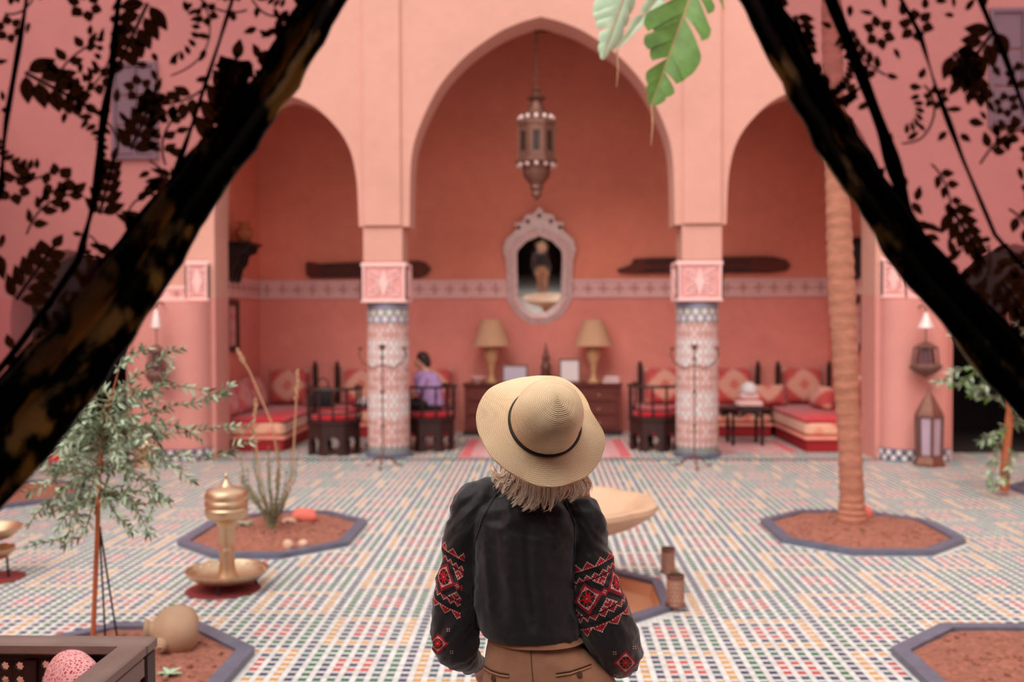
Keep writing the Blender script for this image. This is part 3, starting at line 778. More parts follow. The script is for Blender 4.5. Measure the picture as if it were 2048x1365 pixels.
# ================================================================== SIDE WALL BRACKETS AND FRAMED PANELS
def bracket(s, label, pot):
    Y = 14.1; X = s * 4.43
    zt, zb_ = P(480, 486, Y).z, P(480, 558, Y).z
    th = thing('wall_bracket', label, 'shelf', (X, Y, zt), group='carved wall brackets on the side walls')
    i = -s
    MB().cbox((i * .19, 0, -.02), (.36, .62, .04), .01).build('shelf', M['wood_ebony'], th)
    for y in (-.22, 0, .22):
        pts = [(0.004, 0), (.33, 0), (.30, -.10), (.20, -.14), (.17, -.26), (.10, -.34), (.07, -.5), (.004, -.54)]
        MB().prism(pts, .045, lambda x, z_, d: (i * x, y - .022 + d, z_ - .041)).build('carved_support', M['wood_ebony'], th, smooth=False)
    MB().cbox((i * .012, 0, -.20), (.02, .5, .30), .005).build('back_board', M['wood_dark'], th)
    if pot:
        p = thing('clay_pot', pot, 'pot', (X + i * .2, Y - .03, zt))
        MB().lathe([(.07, .001), (.09, .03), (.135, .11), (.13, .18), (.08, .23), (.07, .26), (.095, .29), (.085, .29), (.05, .25)], 20).build('pot_body', M['stem'], p)
        for sg in (-1, 1):
            MB().tube([(0, sg * .12, .19), (0, sg * .165, .22), (0, sg * .14, .27), (0, sg * .085, .275)], .012, 6).build('handle', M['stem'], p)
bracket(-1, 'dark carved wall bracket on the left side wall holding a clay pot', 'small orange clay pot on the left wall bracket')
bracket(1, 'dark carved wall bracket on the right side wall behind the palm', None)
for s, nm in ((-1, 'left'), (1, 'right')):
    Y = 14.05; zt, zb_ = P(470, 600, Y).z, P(470, 704, Y).z; h = zt - zb_; wd = .55
    th = thing('framed_panel', 'tall dark-framed panel on the %s side wall' % nm, 'picture frame', (s * 4.435, Y, zb_), group='framed panels on the side walls')
    i = -s; mb = MB()
    for y0, y1, z0, z1 in ((-wd / 2, -wd / 2 + .09, 0, h), (wd / 2 - .09, wd / 2, 0, h), (-wd / 2 + .09, wd / 2 - .09, 0, .08), (-wd / 2 + .09, wd / 2 - .09, h - .08, h)):
        mb.box((i * .025, (y0 + y1) / 2, (z0 + z1) / 2), (.05, y1 - y0, z1 - z0))
    mb.build('border', M['wood_dark'], th)
    MB().box((i * .012, 0, h / 2), (.022, wd - .18, h - .16)).build('panel', M['cush2'], th)

# ================================================================== BENCHES (base, mattress, seat cloth) AND CUSHIONS
def sofa(name, x0, x1, y0, y1, label, m_front, z_seat=.43):
    cx, cy, wx, wy = (x0 + x1) / 2, (y0 + y1) / 2, x1 - x0, y1 - y0
    th = thing(name, label, 'bench', (cx, cy, 0))
    MB().cbox((0, 0, .075), (wx - .06, wy - .06, .148), .01).build('base', M['red_dk'], th)
    MB().cbox((0, 0, .175), (wx, wy, .05), .02).build('ledge', M['ledge'], th)
    MB().cbox((0, 0, .30), (wx - .03, wy - .03, .20), .05).build('mattress', M[m_front], th)
    MB().cbox((0, 0, .412), (wx - .035, wy - .035, .045), .022).build('seat_cloth', M['red'], th)
    return th
sofa('bench', -4.42, -3.43, 13.14, 15.53, 'wide brocade bench along the left side wall', 'mattress')
sofa('bench', 3.43, 4.42, 13.08, 15.53, 'wide brocade bench along the right side wall', 'mattress')
sofa('bench', -3.41, -1.38, 14.76, 15.53, 'brocade bench along the back wall left of the chest', 'mattress')
sofa('bench', 1.38, 3.41, 14.76, 15.53, 'brocade bench along the back wall right of the chest', 'mattress')
def pillow_mesh(w_, h, d, n=12):
    mb = MB(); vs = []; fs = []
    for side in (-1, 1):
        for i in range(n + 1):
            for j in range(n + 1):
                u, v = i / n * 2 - 1, j / n * 2 - 1
                e = (1 - u ** 4) * (1 - v ** 4); pin = 1 - .10 * (u * u * v * v) ; k = 1 - .07 * (1 - abs(u)) * (abs(v) > .99) - .0
                x = u * w_ / 2 * (1 - .06 * (1 - v * v) * abs(u)); z_ = v * h / 2 * (1 - .06 * (1 - u * u) * abs(v))
                vs.append((x, side * d / 2 * max(0.0, e) ** .55, z_ + h / 2))
    N = (n + 1) ** 2
    for s in (0, 1):
        for i in range(n):
            for j in range(n):
                a = s * N + i * (n + 1) + j; q = (a, a + 1, a + n + 2, a + n + 1); fs.append(q if s else q[::-1])
    mb.add(vs, fs)
    me = mb.mesh('cushion', 60)
    bm = bmesh.new(); bm.from_mesh(me); bmesh.ops.remove_doubles(bm, verts=bm.verts, dist=1e-4); bmesh.ops.recalc_face_normals(bm, faces=bm.faces); bm.to_mesh(me); bm.free()
    me.polygons.foreach_set('use_smooth', [True] * len(me.polygons))
    return me
PM1 = pillow_mesh(.62, .58, .22); PM1.materials.append(M['cush'])
PM2 = pillow_mesh(.50, .50, .20); PM2.materials.append(M['cush2'])
PM3 = pillow_mesh(.60, .34, .28); PM3.materials.append(M['cush'])
def cushion(me, X, Y, z_, rz, tilt, label):
    o = D.objects.new('cushion', me); COL.objects.link(o); o.location = (X, Y, z_); o.rotation_euler = (tilt, 0, rz)
    return tag(o, label, 'cushion', 'cushions on the arcade benches')
zs = .437
cushion(PM1, P(575, 770, 15.3).x, 15.33, zs, 0, -.18, 'beige diamond cushion in the left corner of the back bench')
cushion(PM1, P(722, 770, 15.3).x, 15.33, zs, 0, -.18, 'brocade cushion on the back bench just left of the left column')
cushion(PM1, P(1330, 770, 15.3).x, 15.33, zs, 0, -.18, 'brocade cushion on the back bench just left of the right column')
cushion(PM1, P(1468, 770, 15.3).x, 15.33, zs, 0, -.18, 'brocade cushion on the back bench just right of the right column')
cushion(PM1, P(1608, 765, 15.3).x, 15.33, zs, 0, -.18, 'large diamond-patterned cushion upright in the right back corner')
cushion(PM1, P(865, 770, 15.3).x, 15.33, zs, 0, -.18, 'brocade cushion at the left back bench end next to the chest')
cushion(PM3, P(1535, 800, 14.95).x, 14.98, zs, .1, -.3, 'beige bolster cushion lying beside the small black table')
cushion(PM3, 4.05, 14.6, zs, -1.45, -.2, 'round-edged brocade cushion behind the palm trunk')
cushion(PM1, 4.14, 13.75, zs, -PI / 2, -.25, 'tall beige and red cushion leaning on the right side wall')
cushion(PM2, -4.22, 13.40, zs, PI / 2, -.30, 'pink brocade cushion nearest the left corner pier')
cushion(PM2, -4.20, 13.98, zs, PI / 2 - .1, -.32, 'pink brocade cushion further back on the left bench')
cushion(PM2, -4.18, 14.6, zs, PI / 2 - .15, -.30, 'pink brocade cushion at the back of the left side bench')
for k, px in enumerate((630, 674, 1280, 1516, 1556, 1659)):
    p = P(px, 730, 15.46); th = thing('back_post', ['carved wooden post left of the bag on the back bench', 'carved wooden post left of the left column', 'carved wooden post right of the chest behind the chair', 'carved wooden post right of the right column', 'carved wooden post left of the corner cushion', 'carved wooden post beside the palm trunk'][k], 'post', (p.x, 15.46, .437), group='wooden posts between back cushions')
    hgt = p.z - .437 + .02
    MB().cbox((0, 0, hgt / 2), (.07, .08, hgt - .05), .012).build('post_shaft', M['wood_dark'], th)
    MB().ellipsoid((0, 0, hgt - .005), (.03, .03, .045), 8, 6).build('knob', M['wood_dark'], th)
# black bag on the back bench
p = P(646, 760, 14.98)
th = thing('handbag', 'black handbag standing on the left back bench', 'bag', (p.x, 14.95, .437))
MB().loft([[(x * .17 * s_, y * .08 * s_, z_) for x, y in ((-1, -1), (1, -1), (1, 1), (-1, 1))] for s_, z_ in ((.92, .001), (1, .03), (.95, .18), (.7, .30))]).build('bag_body', M['black'], th)
MB().tube([(-.09, 0, .29), (-.08, 0, .40), (0, 0, .45), (.08, 0, .40), (.09, 0, .29)], .011, 6).build('handle', M['black'], th)

# ================================================================== CARVED TUB CHAIRS
def keyhole(w_, h):
    pts = [(-w_ / 2, 0), (-.055, 0), (-.055, .10)]
    for k in range(13):
        a = -PI * .30 - (PI * 1.4) * k / 12
        pts.append((.075 * cos(PI / 2 + (PI * .72) - (2 * PI * .72) * k / 12), .165 + .075 * sin(PI / 2 + (PI * .72) - (2 * PI * .72) * k / 12)))
    return pts + [(.055, .10), (.055, 0), (w_ / 2, 0), (w_ / 2, h), (-w_ / 2, h)]
def chair(X, Y, rz, label):
    th = thing('tub_chair', label, 'chair', (X, Y, 0), rz, 'carved tub chairs of the arcade')
    n = 8; R = .36; ap = R * cos(PI / n); wd = 2 * R * sin(PI / n); h = .40
    kp = MB().prism(keyhole(wd * .985, h), .028, lambda x, y, d: (x, -ap + d, y + .002)).mesh('base_panel', smooth=False); kp.materials.append(M['wood_dark'])
    for k in range(n):
        q = D.objects.new('base_panel', kp); COL.objects.link(q); q.parent = th; q.rotation_euler = (0, 0, 2 * PI * k / n)
    MB().lathe([(R * .98, h + .003), (R * 1.06, h + .01), (R * 1.06, h + .04), (R * 1.0, h + .05)], n, ph=PI / 8).build('seat_ring', M['wood_dark'], th)
    MB().lathe([(.02, h + .052), (.30, h + .052), (.325, h + .075), (.32, h + .11), (.27, h + .13), (.02, h + .135)], 24).build('seat_cushion', M['red'], th)
    zr = .86; nsp = 9; A0, A1 = PI * 1.5 - 2.15, PI * 1.5 + 2.15
    for k in range(nsp):
        a = A0 + (A1 - A0) * k / (nsp - 1); x, y = .345 * cos(a), .345 * sin(a)
        MB().lathe([(.014, h + .05), (.017, h + .10), (.011, h + .14), (.018, h + .22), (.012, h + .28), (.018, h + .34), (.013, zr - .02)], 8, (x, y, 0)).build('spindle', M['wood_dark'], th)
    pts = [Vector((.352 * cos(A0 + (A1 - A0) * k / 24), .352 * sin(A0 + (A1 - A0) * k / 24), zr)) for k in range(25)]
    MB().tube(pts, .036, 8, flat=.55).build('rail', M['wood_dark'], th)
    pts = [Vector((.350 * cos(A0 + (A1 - A0) * k / 24), .350 * sin(A0 + (A1 - A0) * k / 24), h + .15)) for k in range(25)]
    MB().tube(pts, .014, 6).build('lower_rail', M['wood_dark'], th)
    for a in (A0, A1): MB().ellipsoid((.352 * cos(a), .352 * sin(a), zr + .005), (.045, .045, .03), 8, 6).build('arm_knob', M['wood_dark'], th)
    return th
chair(P(668, 905, 12.98).x, 13.02, .15, 'dark carved tub chair left of the left column')
chair(P(858, 900, 13.35).x, 13.42, .9, 'dark carved tub chair with the seated person in it')
chair(P(1312, 900, 13.35).x, 13.45, -.2, 'dark carved tub chair left of the right column')

# ================================================================== TABLES
pt = P(1488, 890, 13.95)
th = thing('side_table', 'small black table right of the right column', 'table', (pt.x, 13.9, 0.0125))
zt = P(1488, 820, 13.65).z
MB().lathe([(.36, zt - .035), (.385, zt - .03), (.385, zt - .008), (.37, zt)], 8, ph=PI / 8).build('tabletop', M['wood_ebony'], th)
for k in range(4):
    a = PI / 4 + k * PI / 2
    MB().lathe([(.022, .001), (.026, .05), (.018, .12), (.026, .25), (.018, .38), (.028, zt - .036)], 8, (.28 * cos(a), .28 * sin(a), 0)).build('leg', M['wood_ebony'], th)
for k in range(8):
    a = k * PI / 4; R_ = Matrix.Rotation(a, 3, 'Z')
    MB().prism([(-.13, 0), (-.13, -.09), (-.06, -.04), (0, -.02), (.06, -.04), (.13, -.09), (.13, 0)], .014, lambda x, y, d: R_ @ Vector((.33 + d, x, zt - .036 + y))).build('apron', M['wood_ebony'], th, smooth=False)
th = thing('tissue_stack', 'white cloth bundle piled on the small black table', 'cloth', (pt.x + .05, 13.88, zt + .0125))
MB().cbox((0, 0, .05), (.36, .26, .098), .03).build('lower_fold', M['stucco'], th)
MB().cbox((0, 0, .15), (.27, .2, .10), .035).build('middle_fold', M['stucco'], th)
mb = MB(); mb.lathe([(.11, .20), (.12, .24), (.10, .30), (.06, .34), (.01, .355)], 14); mb.build('top_bundle', M['white'], th)
ptl = P(735, 880, 13.6)
th = thing('round_table', 'dark round table behind the left column set with cups', 'table', (-2.25, 13.75, 0))
tz = .58
MB().lathe([(.38, tz - .03), (.40, tz - .02), (.40, tz - .005), (.39, tz)], 32).build('tabletop', M['wood_ebony'], th)
MB().lathe([(.2, .001), (.2, .03), (.06, .07), (.045, .2), (.06, .35), (.05, .45), (.12, tz - .031)], 16).build('pedestal', M['wood_dark'], th)
for k, (dx, dy, kind) in enumerate(((-.22, -.12, 'cup'), (-.08, -.18, 'cup'), (-.02, .1, 'pot'), (.14, -.1, 'cup'), (-.26, .12, 'plate'))):
    lab = ['white cup on the round table, nearest the left chair', 'white cup at the front edge of the round table', 'pale teapot in the middle of the round table', 'white cup on the round table, half behind the column', 'white plate at the back of the round table'][k]
    th = thing({'cup': 'cup', 'pot': 'teapot', 'plate': 'plate'}[kind], lab, kind if kind != 'pot' else 'teapot', (-2.25 + dx, 13.75 + dy, tz))
    if kind == 'cup':
        MB().lathe([(.03, .001), (.035, .01), (.05, .06), (.055, .11), (.049, .11), (.04, .05), (.002, .02)], 16).build('cup_body', M['white'], th)
        MB().tube([(.048, 0, .09), (.085, 0, .085), (.085, 0, .045), (.042, 0, .035)], .008, 5).build('handle', M['white'], th)
    elif kind == 'pot':
        MB().lathe([(.05, .001), (.055, .02), (.10, .08), (.095, .14), (.05, .18), (.012, .2), (.018, .22), (.004, .235)], 18).build('pot_body', M['white'], th)
        MB().tube([(-.09, 0, .08), (-.14, 0, .12), (-.16, 0, .17)], [.02, .014, .01], 6).build('spout', M['white'], th)
        MB().tube([(.08, 0, .15), (.15, 0, .15), (.15, 0, .07), (.09, 0, .06)], .01, 6).build('handle', M['white'], th)
    else:
        MB().lathe([(.06, .001), (.065, .01), (.11, .022), (.112, .028), (.06, .014), (.002, .012)], 20).build('plate_body', M['white'], th)

# rugs
def rug(px0, py0, px1, py1, label, fr=True):
    a, b = G(px0, py1), G(px1, py0); x0, x1 = G(px0, py1).x, G(px1, py1).x; y0, y1 = G(px0, py1).y, G(px0, py0).y
    th = thing('rug', label, 'rug', ((x0 + x1) / 2, (y0 + y1) / 2, .0))
    MB().box((0, 0, .006), (x1 - x0, y1 - y0, .006)).build('rug_field', M['rug'], th)
    for s in (-1, 1): MB().box((s * ((x1 - x0) / 2 - .09), 0, .0105), (.13, y1 - y0 - .01, .003)).build('border', M['red'], th)
    return th
rug(915, 880, 1268, 916, 'faded pink rug with red edges in front of the chest')
rug(1420, 884, 1600, 906, 'faded pink rug under the small black table')

# ================================================================== IRON CANDLE STANDS IN FRONT OF THE COLUMNS
def candle_stand(px, label):
    g = G(px, 936); X, Y = g.x, g.y
    th = thing('candle_stand', label, 'candle stand', (X, Y, 0), group='iron candle stands before the columns')
    H = P(px, 700, Y).z
    for k in range(3):
        a = -PI / 2 + 2 * PI * k / 3 + PI / 3 * 0 + .0
        MB().tube([(0, 0, .14), (.10 * cos(a), .10 * sin(a), .10), (.20 * cos(a), .20 * sin(a), .014), (.25 * cos(a), .25 * sin(a), .02)], [.014, .013, .012, .010], 6).build('foot', M['iron'], th)
    MB().tube([(0, 0, .12), (0, 0, H)], .010, 8).build('stem', M['iron'], th)
    for k, zk in enumerate((.5, .9, H - .1)): MB().ellipsoid((0, 0, zk), (.024, .024, .03), 8, 6).build('knop', M['iron'], th)
    for s in (-1, 1):
        pts = [(0, 0, H - .18), (s * .12, 0, H - .22), (s * .24, 0, H - .15), (s * .28, 0, H - .05), (s * .26, 0, H + .0)]
        ar = MB().tube(pts, .010, 6).build('arm', M['iron'], th)
        MB().lathe([(.005, H), (.03, H + .012), (.034, H + .03), (.028, H + .03), (.022, H + .018)], 10, (s * .26, 0, 0)).build('cup', M['iron'], ar)
    MB().lathe([(.012, H - .01), (.034, H + .02), (.042, H + .06), (.034, H + .06), (.02, H + .03)], 10).build('top_cup', M['iron'], th)
candle_stand(766, 'wrought-iron candle stand in front of the left column')
candle_stand(1389, 'wrought-iron candle stand in front of the right column')

# ================================================================== LANTERNS
def wall_lantern(px, py_top, py_bot, half, Y, label):
    p = P(px, py_top, Y); s = Y / FPX; zz = lambda f: P(px, py_top + (py_bot - py_top) * f, Y).z - p.z
    th = thing('wall_lantern', label, 'lantern', (p.x, Y, p.z), group='metal lanterns hung on the corner piers')
    hb = half * s
    MB().tube([(0, .28, .05), (0, .12, .09), (0, 0, .05), (0, 0, 0)], .012, 6).build('hook', M['iron'], th)
    MB().lathe([(.004, .005), (.02, -.01), (hb * .45, zz(.20)), (hb * .5, zz(.235)), (hb * .12, zz(.25))], 10).build('top_cone', M['silver'], th)
    MB().tube([(0, 0, zz(.24)), (0, 0, zz(.46))], .008, 5).build('chain', M['iron'], th)
    MB().lathe([(.01, zz(.44)), (hb * .35, zz(.47)), (hb * .75, zz(.53)), (hb * .7, zz(.545))], 8).build('roof', M['bronze'], th)
    for k in range(8):
        a = 2 * PI * k / 8
        MB().tube([(hb * .68 * cos(a), hb * .68 * sin(a), zz(.535)), (hb * .8 * cos(a), hb * .8 * sin(a), zz(.80))], .012, 5).build('bar', M['iron'], th)
    MB().lathe([(hb * .5, zz(.545)), (hb * .62, zz(.79))], 8).build('glass', pm('wine_glass', C(92, 52, 62), .15), th)
    MB().lathe([(hb * .85, zz(.78)), (hb, zz(.81)), (hb * .98, zz(.85)), (hb * .55, zz(.93)), (hb * .2, zz(.97)), (.004, zz(1.0))], 8).build('tray', M['iron'], th)
wall_lantern(312, 618, 778, 24, 12.0, 'dark metal lantern hanging on the left corner pier above the olive tree')
wall_lantern(1852, 625, 757, 33, 12.0, 'dark metal lantern hanging on the right corner pier')
def floor_lantern(px, py_base, py_top, halfpx, label, m1, m2):
    g = G(px, py_base); Y = g.y; s = Y / FPX; H = P(px, py_top, Y).z; R = halfpx * s
    th = thing('floor_lantern', label, 'lantern', (g.x, Y, 0), PI / 8)
    MB().lathe([(R, .001), (R * 1.02, .03), (R * .96, .05), (R * .84, H * .12), (R * .80, H * .14)], 6).build('foot', m1, th)
    for k in range(6):
        a = 2 * PI * k / 6
        MB().tube([(R * .78 * cos(a), R * .78 * sin(a), H * .13), (R * .84 * cos(a), R * .84 * sin(a), H * .66)], .016, 6).build('post', m1, th)
        a2 = a + PI / 6; Rm = Matrix.Rotation(a2, 3, 'Z'); ap0, ap1 = R * .74 * cos(PI / 6), R * .80 * cos(PI / 6); w0, w1 = R * .74 * .5 - .02, R * .80 * .5 - .02
        mb = MB(); vs = [Rm @ Vector(v) for v in ((ap0, -w0, H * .15), (ap0, w0, H * .15), (ap1, w1, H * .64), (ap1, -w1, H * .64), (ap0 - .006, -w0, H * .15), (ap0 - .006, w0, H * .15), (ap1 - .006, w1, H * .64), (ap1 - .006, -w1, H * .64))]
        mb.add(vs, [(0, 1, 2, 3), (7, 6, 5, 4), (0, 4, 5, 1), (1, 5, 6, 2), (2, 6, 7, 3), (3, 7, 4, 0)]); mb.build('pane', m2, th)
    MB().lathe([(R * .86, H * .645), (R * .92, H * .66), (R * .90, H * .69), (R * .62, H * .80), (R * .3, H * .92), (.02, H * .985), (.004, H)], 6).build('roof', m1, th)
    MB().tube([(.03 * cos(2 * PI * k / 12), 0, H + .012 + .03 * sin(2 * PI * k / 12)) for k in range(13)], .005, 5, caps=False).build('ring', m1, th)
frost = pm('frosted_lilac_glass', C(176, 152, 168), .3, .06, 5, 0)
amber = pm('amber_glass', C(196, 134, 82), .3, .1, 5, 0)
floor_lantern(1858, 932, 782, 31, 'tall hexagonal lantern with frosted panes standing by the right pier', M['bronze'], frost)
floor_lantern(288, 934, 872, 22, 'small brass lantern standing by the left pier behind the olive tree', M['brass'], amber)
# two pierced candle cylinders beside the pool
def candle_cyl(px, pyb, pyt, half, label, tint):
    g = G(px, pyb); Y = g.y; s = Y / FPX; H = P(px, pyt, Y).z; R = half * s
    th = thing('candle_holder', label, 'candle holder', (g.x, Y, 0.031 if in_oct(np.array([g.x]), np.array([g.y]), POOL, .46, .12)[0] else 0), group='pierced candle holders by the pool')
    MB().lathe([(R * 1.12, .001), (R * 1.15, .01), (R * .95, .022)], 20).build('foot', M['bronze'], th)
    mb = MB(); n = 14; rows = 6                     # pierced wall: a lattice of diagonal bars
    for k in range(n):
        for d in (-1, 1):
            pts = []
            for q in range(9):
                a = 2 * PI * (k + d * q / 8 * 3) / n; pts.append((R * .92 * cos(a), R * .92 * sin(a), .02 + (H - .04) * q / 8))
            mb.tube(pts, R * .07, 4)
    tag(mb.build('lattice_wall', tint, th), kind='stuff')
    MB().lathe([(R * .78, .02), (R * .78, H - .02)], 16).build('glass', pm('rose_glass', C(222, 186, 168), .4), th)
    MB().lathe([(R, H - .022), (R * 1.03, H - .01), (R * .98, H), (R * .85, H - .001), (R * .85, H - .02)], 20).build('rim', M['bronze'], th)
copper = pm('rosy_copper', C(176, 128, 108), .45, .18, 14, .2, 60, metal=.3)
candle_cyl(1351, 1222, 1160, 18, 'pierced metal candle holder nearer the viewer, right of the pool', copper)
candle_cyl(1336, 1146, 1096, 14, 'pierced metal candle holder further back, right of the pool', copper)
# ================================================================== BRASS URN ON A FOOTED TRAY
Yb = 6.4; sb = Yb / FPX; xb = P(454, 1100, Yb).x
zb = lambda py: P(454, py, Yb).z
th = thing('brass_urn', 'tall domed brass urn on a wide footed brass tray', 'urn', (xb, Yb, 0.006))
th2 = thing('round_mat', 'small round red mat under the brass urn', 'mat', (xb - .02, Yb - .02, 0))
MB().lathe([(.235, .002), (.24, .004), (.235, .006), (.01, .0062)], 40).build('mat_disc', pm('red_mat', C(124, 46, 48), .9, .2, 20, .3, 90), th2)
L = lambda prof, n=40: MB().lathe([(r * sb, max(.001, zb(py) - .006)) for r, py in prof], n)
L([(6, 1160), (22, 1158), (19, 1146), (16, 1136), (15, 1116), (14, 1112), (16, 1106), (14, 1098), (12, 1092), (17, 1076), (17, 1056), (20, 1046), (25, 1040)]).build('stem', M['brass'], th)
L([(24, 1041), (38, 1036), (42, 1030), (43, 1018), (40, 1014), (43, 1011), (43, 1003), (41, 1000), (43, 997), (43, 990), (40, 983)]).build('drum', M['brass'], th)
L([(41, 984), (38, 980), (26, 976), (12, 972), (9, 967), (4, 961), (2.5, 955), (4, 951), (2.5, 948), (.6, 943)]).build('lid', M['brass'], th)
tr = L([(10, 1160), (40, 1160), (62, 1157), (74, 1150), (82, 1140), (83, 1138), (80, 1138), (72, 1147), (60, 1154), (10, 1157)], 48).build('tray', M['brass'], th)
for k in range(24):
    a = 2 * PI * k / 24
    MB().ellipsoid((76 * sb * cos(a), 76 * sb * sin(a), zb(1144) - .006), (.012, .012, .006), 6, 4).build('repousse_boss', M['brass'], tr)
for a in (-PI / 2, PI / 6, 5 * PI / 6):
    MB().tube([(55 * sb * cos(a), 55 * sb * sin(a), zb(1158) - .006), (57 * sb * cos(a), 57 * sb * sin(a), .04), (60 * sb * cos(a), 60 * sb * sin(a), .002)], [.010, .008, .009], 6).build('leg', M['black'], th)
# second brass piece cut by the left edge
gx = G(-14, 1158); Y2 = gx.y; s2 = Y2 / FPX; z2 = lambda py: P(0, py, Y2).z
th = thing('brass_tray_stand', 'two-tiered brass tray stand at the left edge of the picture', 'tray stand', (gx.x, Y2, .006))
MB().lathe([(.01, z2(1078)), (.12, z2(1078)), (.17, z2(1066)), (.195, z2(1056)), (.185, z2(1056)), (.12, z2(1072)), (.01, z2(1072))], 40).build('upper_tray', M['brass'], th)
MB().lathe([(.05, z2(1104)), (.04, z2(1098)), (.025, z2(1090)), (.04, z2(1079))], 20).build('stem', M['brass'], th)
MB().lathe([(.01, z2(1118)), (.09, z2(1118)), (.13, z2(1108)), (.145, z2(1098)), (.137, z2(1098)), (.09, z2(1112)), (.01, z2(1112))], 40).build('lower_tray', M['brass'], th)
for k in range(3):
    a = .2 + 2 * PI * k / 3
    MB().tube([(.09 * cos(a), .09 * sin(a), z2(1116)), (.10 * cos(a), .10 * sin(a), .002)], .008, 6).build('leg', M['black'], th)
th2 = thing('round_mat', 'small round red mat under the tray stand at the left edge', 'mat', (gx.x, Y2, 0))
MB().lathe([(.20, .002), (.205, .004), (.2, .006), (.01, .0062)], 32).build('mat_disc', D.materials['red_mat'], th2)
# low red stool near the left bed
g = G(122, 950)
th = thing('red_stool', 'low red-topped stool near the left doorway behind the olive tree', 'stool', (g.x, g.y, 0))
MB().lathe([(.13, .17), (.16, .18), (.165, .22), (.15, .25), (.01, .255)], 20).build('seat', M['red'], th)
for k in range(4):
    a = PI / 4 + k * PI / 2; MB().tube([(.11 * cos(a), .11 * sin(a), .172), (.14 * cos(a), .14 * sin(a), .001)], .016, 6).build('leg', M['stem'], th)

# ================================================================== FALLEN CLAY JAR
Yj = 5.12; sj = Yj / FPX
pj = P(345, 1262, Yj)
th = thing('clay_jar', 'pale clay jar lying on its side on the soil', 'jar', (pj.x, Yj, pj.z))
ax = Vector((-1.0, -.35, .10)).normalized()                 # mouth points left and slightly to the viewer
Q = ax.to_track_quat('Z', 'Y').to_matrix()
prof = [(.01, -50), (26, -49), (42, -40), (50, -24), (52, -6), (49, 10), (40, 24), (26, 34), (20, 38), (19, 44), (23, 50), (24, 55), (19, 56), (14, 50), (14, 40)]
MB().lathe([(r * sj, z_ * sj) for r, z_ in prof], 32, M=Q).build('body', M['terracotta'], th)
MB().lathe([(.001, 41 * sj), (13.5 * sj, 41.5 * sj)], 20, M=Q).build('mouth', M['black'], th)  # black disc paints the shade inside the hollow jar
u = Q @ Vector((1, 0, 0)); v = Q @ Vector((0, 1, 0))
sdir = (Vector((-.25, -.95, -.28)) - ax * Vector((-.25, -.95, -.28)).dot(ax)).normalized()
for sg in (1, -1):
    d_ = sdir * sg; e0 = ax * (18 * sj) + d_ * (44 * sj)
    Qh = (d_ * .9 + ax * .15).normalized().to_track_quat('Z', 'Y').to_matrix()
    MB().lathe([(15 * sj, -8 * sj), (14 * sj, 2 * sj), (11 * sj, 5 * sj), (11 * sj, 9 * sj), (8 * sj, 11 * sj), (6 * sj, 14 * sj), (3 * sj, 14 * sj), (2.5 * sj, 11 * sj)], 16, e0, M=Qh).build('lug_handle', M['terracotta'], th)

